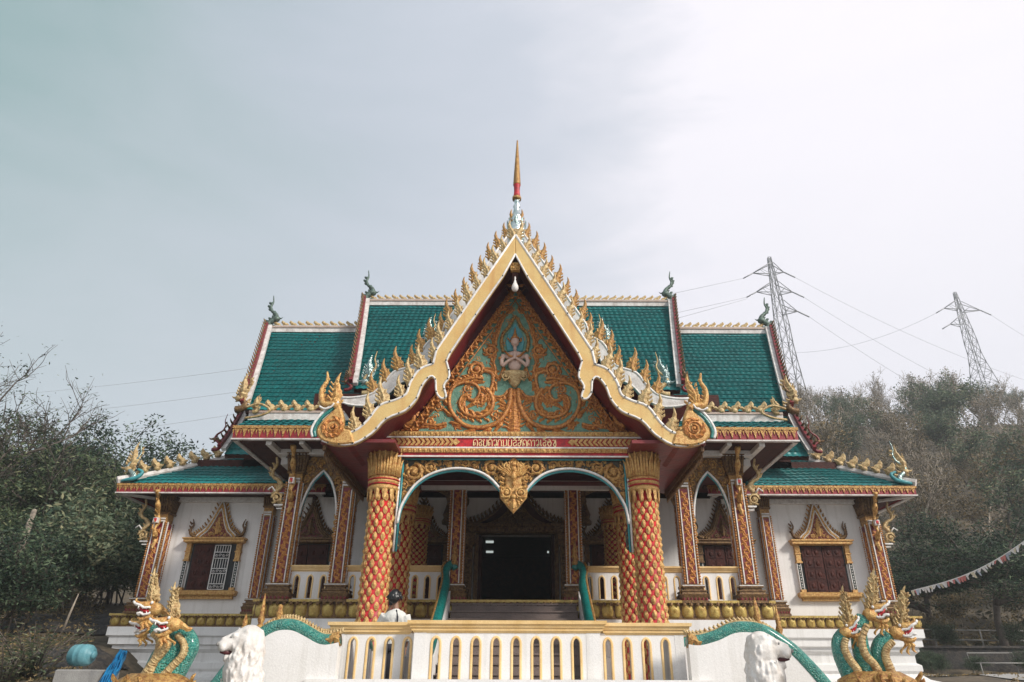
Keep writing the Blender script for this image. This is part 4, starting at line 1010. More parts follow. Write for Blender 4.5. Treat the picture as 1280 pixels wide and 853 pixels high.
    m = MB(); filigree(m, FY(Y-.075), tri_, .016, .10, 4); m.flame((X, Y-.1, zb+.08), .45, .16, (0,0,1), (1,0,0), 0, 4, .4, 9); m.build('pediment_carving', 'gold_bright' if pal[0] != 'gold_aged' else 'gold_aged', wn)
    for s in (-1, 1):
        m = MB(); m.tube(spline([(X+s*.52, Y-.08, zb+.02), (X+s*.66, Y-.08, zb+.08), (X+s*.70, Y-.08, zb+.2), (X+s*.64, Y-.08, zb+.32), (X+s*.69, Y-.08, zb+.47)], 4), [.05*(1-i/17)+.006 for i in range(17)], 6)
        for k in range(3): m.flame((X+s*.69, Y-.08, zb+.12+.1*k), .12, .07, (s*.6, 0, 1), (1, 0, -s*.6), .1, 2, .4, 5)
        m.build('pediment_finial', 'gold_aged', wn)
    return wn
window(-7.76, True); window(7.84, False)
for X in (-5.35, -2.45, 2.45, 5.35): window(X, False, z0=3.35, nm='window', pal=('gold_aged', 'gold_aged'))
# ---- main door
d = MB()
for s in (-1, 1):
    a, b = sorted((s*DW, s*(DW+.1))); d.box(a, b, YW-.08, YW, ZF, ZF+DH)
    d.mould(min(s*1.12, s*1.36), max(s*1.12, s*1.36), YW-.2, YW, [(ZF, .06), (ZF+.3, .06), (ZF+.32, 0), (ZF+DH-.3, 0), (ZF+DH-.28, .04), (ZF+DH, .08)])
    for k in range(14): d.ball((s*1.24, YW-.2, ZF+.42+k*.095), (.07, .03, .04), 6, 4)
d.mould(-1.5, 1.5, YW-.24, YW, [(ZF+DH+.0, 0), (ZF+DH+.04, .05), (ZF+DH+.14, .05), (ZF+DH+.18, .09), (ZF+DH+.24, .09)])
for k in range(30): d.flame((-1.45+.1*k, YW-.3, ZF+DH+.14), -.12, .09, (0,0,1), (1,0,0), 0, 1, .3, 4)
door = d.build('door', 'gold_aged', temple)
m = MB(); m.box(-DW, -DW+.08, YW+.02, YW+.9, ZF, ZF+DH); m.box(DW-.08, DW, YW+.02, YW+.9, ZF, ZF+DH); m.build('door_leaf', 'wood_dark', door)
m = MB(); zb = ZF+DH+.24
o_ = sm2([(-1.25, 0), (-1.0, .08), (-.7, .25), (-.42, .55), (-.2, .9), (0, 1.25)], 3)
m.prism([(x, zb+z) for x, z in o_] + [(-x, zb+z) for x, z in reversed(o_[:-1])], FY(YW), 0, .12); pd = m.build('door_pediment', 'wood_dark', door)
m = MB()
for s in (-1, 1):
    m.tube([(s*x*.95, YW-.15, zb+z*.95) for x, z in o_], .035, 5)
    for x, z in o_[1:-1]: m.flame((s*x, YW-.12, zb+z), .2, .12, (-s*.0, 0, 1), (1, 0, 0), .1, 3, .4, 6)
    naga = spline([(s*1.15, YW-.1, zb), (s*1.35, YW-.1, zb+.15), (s*1.38, YW-.1, zb+.4), (s*1.28, YW-.1, zb+.6), (s*1.36, YW-.1, zb+.85)], 4)
    m.tube(naga, [.07*(1-i/17)+.01 for i in range(17)], 6)
    for i in range(3, 15, 3): m.flame(naga[i], .2, .11, (s*.6, 0, 1), (1, 0, -s*.6), .1, 3, .4, 6)
    m.lathe([(.16, 0), (.18, .08), (.12, .16), (.15, .26), (.10, .38), (.05, .55), (.06, .6), (.025, .8), (.005, 1.15)], (s*1.78, YW-.15, zb), 10)
m.prism([(x*.6, zb+z*.6+.05) for x, z in o_] + [(-x*.6, zb+z*.6+.05) for x, z in reversed(o_[:-1])], FY(YW), .12, .14)
filigree(m, FY(YW-.14), [(x*.6, zb+z*.6+.05) for x, z in o_] + [(-x*.6, zb+z*.6+.05) for x, z in reversed(o_[:-1])], .03, .14, 8)
m.build('pediment_carving', 'gold_aged', pd)
# lit tubes far inside the hall
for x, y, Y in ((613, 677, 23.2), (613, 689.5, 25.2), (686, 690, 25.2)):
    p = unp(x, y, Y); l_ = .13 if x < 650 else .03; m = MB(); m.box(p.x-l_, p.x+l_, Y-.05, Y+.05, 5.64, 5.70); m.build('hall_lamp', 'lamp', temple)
# ================================================================ entrance terrace
terr = empty('entrance_terrace', (0, 11, 0))
tag(terr, 'raised white landing with arched slots and yellow rail in front of the temple', 'terrace')
YT0, YT1 = 9.6, 9.85
w, f, r = MB(), MB(), MB()
arched(w, f, -1.08, 1.00, YT0, .14, 1.1, 2.14, 8, .10, 1.57, 2.07, .017)
arched(w, f, -2.2, -1.24, YT1, .14, 1.1, 2.14, 4, .09, 1.57, 2.07, .017); arched(w, f, 1.18, 2.2, YT1, .14, 1.1, 2.14, 4, .09, 1.57, 2.07, .017)
for a, b, y in ((-1.24, -1.08, YT0), (1.00, 1.18, YT0), (-2.32, -2.2, YT1), (2.2, 2.32, YT1)): w.box(a, b, y-.004, y+.3, 0, 2.14)
w.box(-1.08, 1.00, YT0+.001, YT0+.139, 0, 1.1); w.box(-2.2, -1.24, YT1, YT1+.14, 0, 1.1); w.box(1.18, 2.2, YT1, YT1+.14, 0, 1.1)
w.mould(-2.5, 2.5, 9.4, 9.55, [(0, 0), (1.54, 0), (1.545, .03), (1.585, .03)])
for s in (-1, 1): w.box(min(s*2.32, s*2.2), max(s*2.32, s*2.2), YT1+.3, 11.0, 0, 2.14)
w.build('front_balustrade', 'white', terr); f.build('slot_frames', 'cream_yellow', terr)
rail(r, -1.24, 1.18, YT0, YT0+.2, 2.125, 2.275); rail(r, -2.34, -1.34, YT1, YT1+.18, 2.12, 2.268); rail(r, 1.28, 2.34, YT1, YT1+.18, 2.12, 2.268)
r.build('balustrade_rail', 'cream_yellow', terr)
m = MB(); m.box(-2.9, 2.9, 9.99, 14.7, 0, ZL); m.build('landing', 'stone_step', terr)
m = MB()
for k in range(10):
    z = ZL + .16*(k+1); y = 12.15 + .27*k; m.box(-1.25, 1.25, y, 14.72, z-.16, z-.03); m.box(-1.27, 1.27, y-.025, 14.72, z-.03, z)
m.build('inner_stairs', 'stone_step', terr)
for s in (-1, 1):
    # curved cheek walls of the inner stairs with serpent handrails
    pr = [(12.1, ZL), (12.1, 1.75), (12.6, 2.0), (13.3, 2.45), (13.9, 2.75), (14.4, 3.05), (14.72, 3.25), (14.72, ZL)]
    m = MB(); Fx = lambda a, b, d: V((s*(1.30+d), a, b)); m.prism(pr, Fx, 0, .2); m.build('cheek_wall', 'white', terr)
    P = spline([(s*1.40, 11.95, 2.0), (s*1.40, 12.4, 2.02), (s*1.40, 13.2, 2.50), (s*1.40, 13.9, 2.92), (s*1.38, 14.3, 3.30), (s*1.42, 14.5, 3.55), (s*1.32, 14.62, 3.72), (s*1.22, 14.62, 3.62)], 4)
    m = MB(); m.tube(P, [.11-.05*(i/len(P))**2 for i in range(len(P))], 10); m.build('serpent_handrail', 'teal_glaze', terr)
    m = MB(); m.tube([p + V((s*.06, 0, .085)) for p in P[2:-6]], .03, 5)
    m.lathe([(.06, 0), (.08, .05), (.04, .1), (.07, .17), (.03, .25), (.05, .3), (.01, .5)], (s*1.25, 14.6, 3.7), 8); m.build('handrail_crest', 'gold', terr)
    # side stairs
    m = MB()
    for k in range(8): m.box(min(s*2.9, s*(2.9+.26*(8-k))), max(s*2.9, s*(2.9+.26*(8-k))), 10.0, 11.9, .168*k, .168*(k+1))
    m.build('side_stairs', 'stone_step', terr)
# ================================================================ serpents along the side stairs
def serpent(label, sgn, front_px, Y, crest_px):
    root = empty('serpent_statue', (sgn*3.6, Y, 0)); tag(root, label, 'statue')
    P = [unp(x, y, Y) for x, y in front_px]
    P = spline(P, 4); P2 = P + spline([P[-1], P[-1]+V((sgn*.35, -.15, -.55)), P[-1]+V((sgn*.6, -.5, -.95)), P[-1]+V((sgn*.75, -1.0, -1.0))], 4)[1:]
    n = len(P2); rad = [.078 + .035*min(1, i/n*1.2) for i in range(n)]
    m = MB(); m.tube(P2, rad, 12)
    bd = m.build('serpent_body', 'scale_teal', root)
    m = MB()
    for i in range(n-1):
        d = (P2[i+1]-P2[i]); q = max(1, int(d.length/.05))
        for k in range(q):
            p = P2[i] + d*(k/q); m.flame(p + V((0, .01, rad[i]*.82)), .075, .07, (-.3*sgn, 0, 1), (1, 0, .3*sgn), .1, 1, .35, 3)
    m.tube([p + V((0, -.0, rad[i]*.9)) for i, p in enumerate(P2)], .022, 5); m.build('back_fin', 'gold_pale', bd)
    m = MB()
    for q, (j, l) in enumerate(((1, .16),)):
        m.tube(P2[0:3], rad[0]*1.18, 10); m.flame(P2[0]+V((0, -.06, -.02)), .2, .2, (sgn, 0, .1), (0, 0, 1), .1, 3, .4, 6)
    m.build('tail_cuff', 'gold', bd)
    m = MB()
    for x, y, h in crest_px:
        p = unp(x, y, Y+.02); m.lathe([(.05, -.08), (.06, 0), (.03, .05), (.05, .1), (.03, .16), (.035, .2), (.005, h)], p, 8)
    m.build('crest_finials', 'gold', bd)
    # wall that carries the body
    m = MB(); top = [(p.x, p.z-.05) for p in P]; m.prism(top + [(top[-1][0], 0), (top[0][0], 0)], FY(Y), -.10, .08)
    wl = m.build('stair_wall', 'white', root)
    m = MB(); P3 = [p + V((0, 2.05, 0)) for p in P]; m.tube(P3, .08, 10); rb = m.build('serpent_body', 'scale_teal', root)
    m = MB(); top = [(p.x, p.z-.05) for p in P3]; m.prism(top + [(top[-1][0], 0), (top[0][0], 0)], FY(Y+2.05), -.1, .08); m.build('stair_wall', 'white', root)
    m = MB(); m.tube([p + V((0, 0, .075)) for p in P3], .022, 5); m.build('back_fin', 'gold_pale', rb)
    return root
sm_ = mat('scale_teal', (.015, .26, .21), .32, 0, .3, 10, (.008, .14, .12), .0, 40, coat=.4)
def add_scales(m, sc=62):
    nt = m.node_tree; N = nt.nodes; L = nt.links; tc = [n for n in N if n.type == 'TEX_COORD'][0]
    vo = N.new('ShaderNodeTexVoronoi'); vo.inputs['Scale'].default_value = sc; L.new(tc.outputs['Object'], vo.inputs['Vector'])
    bp = N.new('ShaderNodeBump'); bp.inputs['Strength'].default_value = .9; bp.inputs['Distance'].default_value = .02; bp.invert = True
    L.new(vo.outputs['Distance'], bp.inputs['Height']); L.new(bp.outputs['Normal'], N['Principled BSDF'].inputs['Normal'])
    old = N['Principled BSDF'].inputs['Base Color'].links[0].from_socket
    mx = N.new('ShaderNodeMix'); mx.data_type = 'RGBA'; mx.inputs['B'].default_value = (.30, .50, .36, 1)
    r = N.new('ShaderNodeMapRange'); r.inputs['From Min'].default_value = .42; r.inputs['From Max'].default_value = .75; r.inputs['To Max'].default_value = .32
    L.new(vo.outputs['Distance'], r.inputs['Value']); L.new(r.outputs['Result'], mx.inputs['Factor']); L.new(old, mx.inputs['A'])
    L.new(mx.outputs['Result'], N['Principled BSDF'].inputs['Base Color'])
add_scales(sm_)
sl = serpent('green scaled many-headed serpent statue at the left end of the terrace stairs, heads turned left', -1,
    [(427, 799), (412, 802), (400, 800), (385.5, 792), (371, 785), (356.8, 784), (344, 787), (330, 795), (312, 812), (290, 838), (275, 858)], 9.5, [(326, 786, .42), (304, 800, .3), (349, 779, .22)])
sr = serpent('green scaled many-headed serpent statue at the right end of the terrace stairs, heads turned right', 1,
    [(860, 800), (875, 801), (897, 795), (917, 786), (937, 785), (955, 789), (972, 799), (990, 812), (1010, 832), (1027, 851), (1040, 868)], 9.5, [(949, 781, .35), (977, 797, .4)])
def head(root, px_, Y, sgn, crest, cb, size=1.0, tilt=0):
    """open-jawed serpent head looking to side sgn; crest=(x,y) pixel of its tip, cb = crest base pixel"""
    c = unp(px_[0], px_[1], Y); k = size*.84
    X = V((sgn*cos(tilt), -.35, sin(tilt))).normalized(); Z = V((-sgn*sin(tilt)*.9, 0, cos(tilt))).normalized(); Yv = Z.cross(X).normalized()
    def L(a, b, d=0.): return c + X*(a*k) + Z*(b*k) + Yv*(d*k)
    m = MB(); m.ball(L(-.05, 0), (.10*k, .09*k, .085*k), 10, 7)
    m.tube([L(-.02, .05), L(.08, .075), L(.15, .09), L(.20, .13), L(.19, .17)], [.06*k, .045*k, .032*k, .02*k, .008*k], 7)
    m.tube([L(-.03, -.04), L(.05, -.09), L(.12, -.10), L(.16, -.07)], [.05*k, .035*k, .026*k, .012*k], 7)
    for i in range(3): m.flame(L(.02+.02*i, -.11), .16*k, .07*k, -Z + X*(.5*(i-1)), X, .15, 2, .4, 6)
    m.flame(L(-.08, -.02), .20*k, .13*k, -X*.8 - Z*.3, Z, .1, 3, .4, 7)
    hd = m.build('serpent_head', 'gold_bright', root)
    m = MB()
    for d_ in (-.045, .045):
        m.tube([L(-.03, .0, d_), L(.03, .035, d_), L(.09, .035, d_), L(.14, .075, d_), L(.20, .10, d_)], .016*k, 5); m.tube([L(-.03, -.005, d_), L(.03, -.045, d_), L(.09, -.05, d_), L(.13, -.02, d_), L(.17, -.03, d_)], .016*k, 5)
        m.ball(L(.0, .085, d_*1.3), .020*k, 6, 4)
        for a in (.05, .10, .15): m.tube([L(a, .035+a*.2, d_), L(a+.01, .0+a*.2, d_)], [.012*k, .003*k], 4); m.tube([L(a, -.045, d_), L(a+.01, -.01, d_)], [.012*k, .003*k], 4)
    m.tube([L(.20, .10, -.045), L(.22, .13, 0), L(.20, .10, .045)], .016*k, 5)
    m.build('jaw_rim', 'white_trim', hd)
    m = MB(); m.tube([L(-.02, -.005), L(.06, -.01), L(.11, .015), L(.15, .05)], [.045*k, .03*k, .018*k, .005*k], 6); m.build('tongue', 'red', hd)
    tip = unp(crest[0], crest[1], Y+.05); b = unp(cb[0], cb[1], Y+.05); v = tip-b; H = v.length; u = v/H; sd = V((u.z, 0, -u.x))
    m = MB(); m.flame(b, H*1.04, H*.27, u, sd, .03, 7, .6, 24, body=lambda t: (.8+.5*sin(pi*min(1, t*1.4)))*(1-t)**.55)
    for i in range(7):
        t = .05+.12*i
        for s_ in (-1, 1): m.flame(b + u*(H*t) + sd*(s_*H*.09*(1-t)), H*.24*(1.1-t*.7), H*.11*(1.1-t*.6), u + sd*(.45*s_), sd, .12, 2, .5, 6)
        m.flame(b + u*(H*t) + V((0, -.05*(1-t), 0)), H*.20*(1.1-t*.7), H*.10, u*1 + V((0, -.3, 0)), sd, .05, 2, .5, 6)
    rc = random.Random(int(H*1000))
    for i in range(46):
        t = rc.random()**1.2*.8; a = rc.uniform(-1.3, 1.3); w_ = H*.13*(1-t*.8)
        m.flame(b + u*(H*t) + sd*(sin(a)*w_) + V((0, -cos(a)*w_*.8, 0)), H*rc.uniform(.09, .17), H*rc.uniform(.05, .08), u + sd*(sin(a)*.7) + V((0, -cos(a)*.5, 0)), sd*cos(a) + V((0, sin(a), 0)), .15, 2, .5, 6)
    m.build('head_crest', 'gold_bright' if k > .9 else 'gold_pale', hd)
    return hd
def necks(root, Y, lst, base):
    for back, belly in lst:
        a = spline([unp(x, y, Y+.06) for x, y in back], 4); n = len(a)
        m = MB(); m.tube(a, [.110 - .042*i/n for i in range(n)], 12); nk = m.build('serpent_neck', 'scale_teal', root)
        b = spline([unp(x, y, Y-.03) for x, y in belly], 4); n = len(b)
        m = MB(); m.tube(b, [.054 - .022*i/n for i in range(n)], 10, flat=.9)
        for i in range(0, n-1): m.tube([b[i], b[i]+(b[i+1]-b[i])*.35], [.057 - .022*i/n]*2, 10, flat=.9)
        m.build('neck_belly', 'gold_pale', nk)
    c = unp(base[0], base[1], Y); m = MB(); rnd = random.Random(3)
    m.lathe([(.42, -1.7), (.42, -1.0), (.30, -.6), (.34, -.3), (.42, -.12), (.40, .0), (.25, .08)], c, 16, squash=(1, .7))
    for k in range(60):
        a = rnd.uniform(pi*.9, pi*2.1); z = rnd.uniform(-.6, .02); r = .40
        m.flame(c + V((r*cos(a), r*.7*sin(a), z-.05)), rnd.uniform(.09, .16), .10, (cos(a)*.6, sin(a)*.6, rnd.choice((1, 1, -.6))), (-sin(a), cos(a), 0), .1, 2, .5, 6)
    for k in range(14):
        a = 2*pi*k/14; scroll(m, FY(c.y-.27) if False else (lambda p, q, d, a=a: c + V((.40*cos(a)+p*-sin(a)+d*cos(a), .29*sin(a)+p*cos(a)*.7+d*sin(a), q))), 0, -.1, .08, 1 if k % 2 else -1, 0, 1.4, .018, 3, 0, 10)
    m.build('neck_collar', 'gold', root)
Yn = 8.0
z5 = lambda x, y: (1030+x/5.236, 690+y/5.236)
z4 = lambda x, y: (150+x/5.236, 690+y/5.236)
necks(sr, Yn, [([z5(*p) for p in ((215,860),(165,760),(120,660),(108,580),(140,525))], [z5(*p) for p in ((250,860),(225,770),(170,690),(140,620),(150,560))]),
               ([z5(*p) for p in ((330,870),(280,740),(245,620),(235,500),(262,420))], [z5(*p) for p in ((400,870),(340,740),(275,660),(255,560),(290,470))]),
               ([z5(*p) for p in ((430,870),(400,760),(370,680),(375,600),(425,540))], [z5(*p) for p in ((480,870),(440,760),(410,680),(420,620),(460,580))])], z5(350, 830))
head(sr, z5(170, 510), Yn, 1, z5(128, 222), z5(160, 480), .85, .35); head(sr, z5(335, 400), Yn, 1, z5(335, 108), z5(300, 390), 1.0, .1); head(sr, z5(510, 520), Yn, 1, z5(535, 222), z5(490, 490), 1.0, .05)
necks(sl, Yn, [([z4(*p) for p in ((330,880),(420,720),(468,630),(450,560),(400,520))], [z4(*p) for p in ((250,870),(350,760),(420,680),(425,610),(380,550))]),
               ([z4(*p) for p in ((220,860),(310,720),(385,620),(380,560),(320,520))], [z4(*p) for p in ((150,850),(230,730),(300,650),(320,590),(280,540))]),
               ([z4(*p) for p in ((200,860),(270,700),(300,640),(290,560),(230,500))], [z4(*p) for p in ((180,850),(235,720),(262,650),(262,580),(220,540))])], z4(230, 860))
head(sl, z4(215, 390), Yn, -1, z4(235, 120), z4(225, 360), 1.0, -.15); head(sl, z4(185, 500), Yn+.1, -1, z4(210, 260), z4(215, 480), .9, -.3); head(sl, z4(330, 490), Yn-.15, -1, z4(368, 212), z4(355, 470), 1.0, -.25)
# ================================================================ lions
def lion(label, px_, Y, face, k=1.0):
    """seated stone lion; face = heading angle of the head (0 = +x)"""
    c = unp(px_[0], px_[1], Y); root = empty('lion_statue', (c.x, Y, 0)); tag(root, label, 'statue')
    R = Matrix.Rotation(face, 3, 'Z')
    def L(a, b, d): return c + (R @ V((a, b, d)))*k
    m = MB(); hz = 0
    m.ball(L(.0, 0, .02), (.17*k, .17*k, .19*k), 14, 10)
    m.tube([L(.05, 0, .03), L(.16, 0, -.0), L(.25, 0, -.03), L(.30, 0, -.05)], [.13*k, .105*k, .085*k, .06*k], 12)       # muzzle
    m.tube([L(.08, 0, .11), L(.18, 0, .07), L(.27, 0, .03)], [.06*k, .05*k, .045*k], 8)
    for s in (-1, 1):
        m.ball(L(.25, s*.045, -.055), (.06*k,)*3, 8, 6); m.ball(L(.12, s*.085, .10), (.045*k,)*3, 8, 6); m.ball(L(-.03, s*.15, .15), (.045*k,)*3, 8, 6)
    m.tube([L(.02, 0, -.16), L(.13, 0, -.20), L(.21, 0, -.19)], [.09*k, .065*k, .045*k], 10)                              # lower jaw
    m.ball(L(-.10, 0, -.02), (.24*k, .24*k, .28*k), 14, 10); m.ball(L(-.08, 0, -.35), (.27*k, .27*k, .32*k), 14, 10); m.ball(L(-.12, 0, -.72), (.30*k, .30*k, .40*k), 14, 10)
    m.ball(L(-.45, 0, -1.0), (.42*k, .30*k, .40*k), 14, 10)
    for s in (-1, 1):
        m.tube([L(.0, s*.14, -.85), L(.08, s*.15, -1.2), L(.06, s*.15, -1.5)], [.12*k, .09*k, .08*k], 10); m.ball(L(.14, s*.15, -1.52), (.13*k, .1*k, .06*k), 8, 6)
        m.tube([L(-.55, s*.25, -1.1), L(-.25, s*.28, -1.3), L(-.35, s*.28, -1.5)], [.2*k, .12*k, .09*k], 10)
    rnd = random.Random(5)
    for i in range(230):       # mane locks, rooted on the mane masses
        a = rnd.uniform(.42, 2*pi-.42); z = rnd.uniform(-.85, .22)
        rr = .235 if z > -.1 else .25 + .05*min(1, (-z-.1)/.5)
        if z > .1: rr *= .75
        p = V((-.09+rr*cos(a), rr*sin(a), z)); t = V((-.05*cos(a)-.03, .02*rnd.uniform(-1, 1), -1)).normalized(); l = rnd.uniform(.16, .30)
        q = [p + t*(l*j/4) + V((cos(a), sin(a), 0))*(.018*sin(j*1.6+i)) for j in range(5)]
        m.tube([L(*x) for x in q], [.010*k, .024*k, .022*k, .015*k, .004*k], 5)
    b = fuse(m, .0125, 2, .5).build('lion_body', 'marble', root)
    m = MB(); m.tube([L(.10, 0, -.13), L(.2, 0, -.115), L(.27, 0, -.11)], [.05*k, .035*k, .02*k], 8); m.build('mouth', 'maroon', b)
    m = MB()
    for s in (-1, 1): m.ball(L(.165, s*.085, .085), (.018*k,)*3, 6, 4)
    m.ball(L(.315, 0, -.012), (.03*k,)*3, 6, 4); m.build('eyes_and_nose', 'concrete', b)
    m = MB(); zb = c.z - 1.58*k; m.mould(c.x-.55, c.x+.55, Y-.45, Y+.55, [(0, .05), (.15, .05), (.18, 0), (zb-.1, 0), (zb-.06, .04), (zb, .04)]); m.build('pedestal', 'white', root)
lion('white stone lion with gaping mouth and long mane, facing right beside the right serpent', (962, 812), 8.6, -.45, .80)
lion('white stone lion seen from behind its mane, facing left beside the left serpent', (303, 806), 8.6, pi+.55, .80)
# ================================================================ person on the landing
pc = V((-1.76, 11.05, ZL-.02)); per = empty('person', pc); tag(per, 'person in a white blouse with black shoulder strap, standing by the left red column', 'person')
m = MB(); P_ = lambda a, b, d: pc + V((a, b, d))
m.ball(P_(-.03, .02, 1.38), (.075, .09, .10), 12, 9); m.tube([P_(0, .01, 1.18), P_(-.02, .02, 1.32)], [.05, .045], 8)
m.ball(P_(0, 0, 1.08), (.16, .09, .12), 12, 8); m.ball(P_(0, 0, .86), (.125, .085, .16), 12, 8); m.ball(P_(0, 0, .72), (.145, .10, .12), 12, 8)
m.ball(P_(-.05, .115, 1.37), (.012, .018, .02), 6, 4); m.ball(P_(-.03-.07, .03, 1.38), (.012, .02, .03), 6, 4); m.ball(P_(-.03+.07, .03, 1.38), (.012, .02, .03), 6, 4)
for s in (-1, 1):
    m.tube([P_(s*.075, 0, .72), P_(s*.08, -.01, .40), P_(s*.08, .01, .06)], [.085, .062, .042], 10); m.ball(P_(s*.08, .06, .035), (.04, .11, .035), 8, 6)
m.tube([P_(-.16, 0, 1.13), P_(-.24, .06, .96), P_(-.17, .20, 1.15), P_(-.13, .22, 1.24)], [.048, .038, .028, .024], 8)
hc = P_(-.12, .225, 1.28); m.ball(hc, (.035, .02, .045), 8, 6)
for i in range(4): m.tube([hc + V((-.025+.017*i, 0, .03)), hc + V((-.028+.019*i, -.01, .075)), hc + V((-.02+.016*i, -.035, .095+.006*(i in (1, 2))))], [.0095, .0085, .007], 6)
m.tube([hc + V((.03, 0, -.01)), hc + V((.05, -.015, .03)), hc + V((.045, -.03, .055))], [.011, .009, .007], 6)
m.tube([P_(.16, 0, 1.13), P_(.21, .02, .88), P_(.17, .14, .70)], [.048, .038, .026], 8)
hd_ = P_(.165, .16, .66); m.ball(hd_, (.022, .035, .045), 8, 6)
for i in range(4): m.tube([hd_ + V((0, -.025+.017*i, -.03)), hd_ + V((0.005, -.025+.018*i, -.07)), hd_ + V((-.01, -.02+.017*i, -.10))], [.0095, .0085, .007], 6)
m.tube([hd_ + V((0, .035, .0)), hd_ + V((-.01, .055, -.035))], [.011, .008], 6)
body = fuse(m, .008, 2, .4).build('body', 'skin', per)
m = MB(); m.ball(P_(-.03, -.0, 1.405), (.085, .098, .095), 14, 10); m.ball(P_(-.03, -.055, 1.36), (.078, .055, .08), 12, 8)
for i in range(130):
    a = random.uniform(0, pi*2); e = random.uniform(0, 1.3); d = V((cos(a)*cos(e), sin(a)*cos(e), sin(e))); p = P_(-.03, -.0, 1.39) + d*.078
    m.tube([p, p + d*.022 + V((random.gauss(0, .012), random.gauss(0, .01), -.015)), p + d*.030 + V((random.gauss(0, .02), -.01, -.05-.05*random.random()*(d.y < .3)))], [.013, .011, .003], 4)
fuse(m, .0075, 1, .3).build('hair', 'hair', per)
m = MB(); m.ball(P_(0, 0, 1.08), (.185, .115, .125), 14, 10); m.tube([P_(0, 0, 1.12), P_(0, 0, .95), P_(0, 0, .8), P_(0, 0, .64)], [.15, .15, .155, .175], 16, flat=.72)
m.tube([P_(0, .0, 1.14), P_(-.01, .01, 1.20)], [.09, .065], 10)
m.tube([P_(-.15, 0, 1.12), P_(-.245, .06, .97), P_(-.19, .17, 1.10)], [.078, .066, .052], 10); m.tube([P_(.15, 0, 1.12), P_(.215, .02, .90), P_(.20, .09, .78)], [.078, .066, .055], 10)
for i in range(26):
    a = random.uniform(0, 6.28); z = random.uniform(.66, 1.05); m.tube([P_(.16*cos(a), .115*sin(a), z), P_(.165*cos(a+.2), .12*sin(a+.2), z-.12)], [.012, .006], 5)
fuse(m, .011, 2, .5).build('blouse', 'blouse', per)
m = MB(); m.tube([P_(.02, -.06, 1.19), P_(.06, -.125, 1.08), P_(.06, -.135, .9), P_(.055, -.14, .70)], .011, 5); m.ball(P_(-.02, -.15, .66), (.075, .03, .05), 10, 6); m.build('shoulder_bag', 'cloth_dark', per)
m = MB(); m.tube([P_(0, 0, .72), P_(0, 0, .5), P_(0, 0, .12)], [.165, .18, .20], 16, flat=.75); m.build('skirt', 'cloth_dark', per)
m = MB(); m.box(pc.x-.15, pc.x-.09, pc.y+.185, pc.y+.195, pc.z+1.28, pc.z+1.39); m.build('phone', 'dark', per)
# ================================================================ TERRAIN
def sst(a, b, x): t = max(0, min(1, (x-a)/(b-a))); return t*t*(3-2*t)
def gh(x, y):
    z = 1.55*sst(11, 14, y)*(sst(7.9, 8.7, -x) if x < 0 else sst(8.7, 9.8, x)) if y < 29 else 1.55
    if x < 0:
        z += sst(8.2, 9.6, -x)*max(0, min(y, 23)-15)*.26 + max(0, min(y, 34)-23)*.10 + max(0, y-34)*.22
    else:
        z += sst(9, 12, x)*(.15*sst(16, 20, y) + .85*sst(26.5, 27.3, y)) + max(0, min(y, 90)-32)*.53*sst(4, 16, x - (y-32)*.12)
    if y > 30: z += .8*noise.noise(V((x*.08, y*.08, 1)))*sst(30, 45, y)
    return z + .10*noise.noise(V((x*.5, y*.5, 0)))*sst(10, 12, abs(x)) - (.0 if y > 10 else .02)
def axis(a, b, n): return [a + (b-a)*i/n for i in range(n+1)]
xs = sorted(set([round(v, 3) for v in axis(-160, -60, 8) + axis(-60, -8, 80) + axis(-8, 8, 10) + axis(8, 90, 100) + axis(90, 190, 8)]))
ys = sorted(set([round(v, 3) for v in axis(-60, 10, 10) + axis(10, 34, 70) + axis(34, 110, 50) + axis(110, 165, 6)]))
m = MB(); vs = [(x, y, gh(x, min(y, 130))) for y in ys for x in xs]; w = len(xs)
m.add(vs, [(j*w+i, j*w+i+1, (j+1)*w+i+1, (j+1)*w+i) for j in range(len(ys)-1) for i in range(w-1)], True)
gm = mat('soil', (.13, .10, .065), .95, 0, .35, .9, (.055, .048, .034), .8, 8, fine=9)
g = m.build('ground', 'soil'); g['kind'] = 'structure'
m = MB(); m.add([(-14, -20, .012), (14, -20, .012), (14, 14, .012), (-14, 14, .012)], [(0,1,2,3)])
mat('paving', (.36, .35, .33), .8, 0, .15, .8, (.27, .26, .25), .2, 20)
m.build('forecourt', 'paving')['kind'] = 'structure'
m = MB(); X_ = axis(11.5, 40, 20); Y_ = axis(15.5, 26.3, 10)
m.add([(x, y, gh(x, y)+.02) for y in Y_ for x in X_], [(j*21+i, j*21+i+1, (j+1)*21+i+1, (j+1)*21+i) for j in range(10) for i in range(20)], True)
m.build('path', 'paving')['kind'] = 'structure'
# ================================================================ VEGETATION
def leafquads(mb, tint, c, n, cr, ls, rnd, flat=1.0, base=.5):
    tc = min(1, max(0, rnd.gauss(base, .26)))
    for _ in range(n):
        while True:
            p = V((rnd.uniform(-1, 1), rnd.uniform(-1, 1), rnd.uniform(-1, 1)))
            if p.length < 1: break
        p = c + V((p.x*cr, p.y*cr, p.z*cr*flat)); a = V((rnd.gauss(0,1), rnd.gauss(0,1), rnd.gauss(0,.6))).normalized(); b = a.cross(V((rnd.gauss(0,1), rnd.gauss(0,1), rnd.gauss(0,1)))).normalized()
        s = ls*rnd.uniform(.6, 1.3); k = len(mb.v)
        mb.v += [p - a*s, p - b*s*.35 + a*.1*s, p + a*s, p + b*s*.35 + a*.1*s]; mb.f.append([k, k+1, k+2, k+3]); mb.sm.append(False); mb.mi.append(0)
        tint.append(min(1, max(0, tc + rnd.gauss(0, .16))))
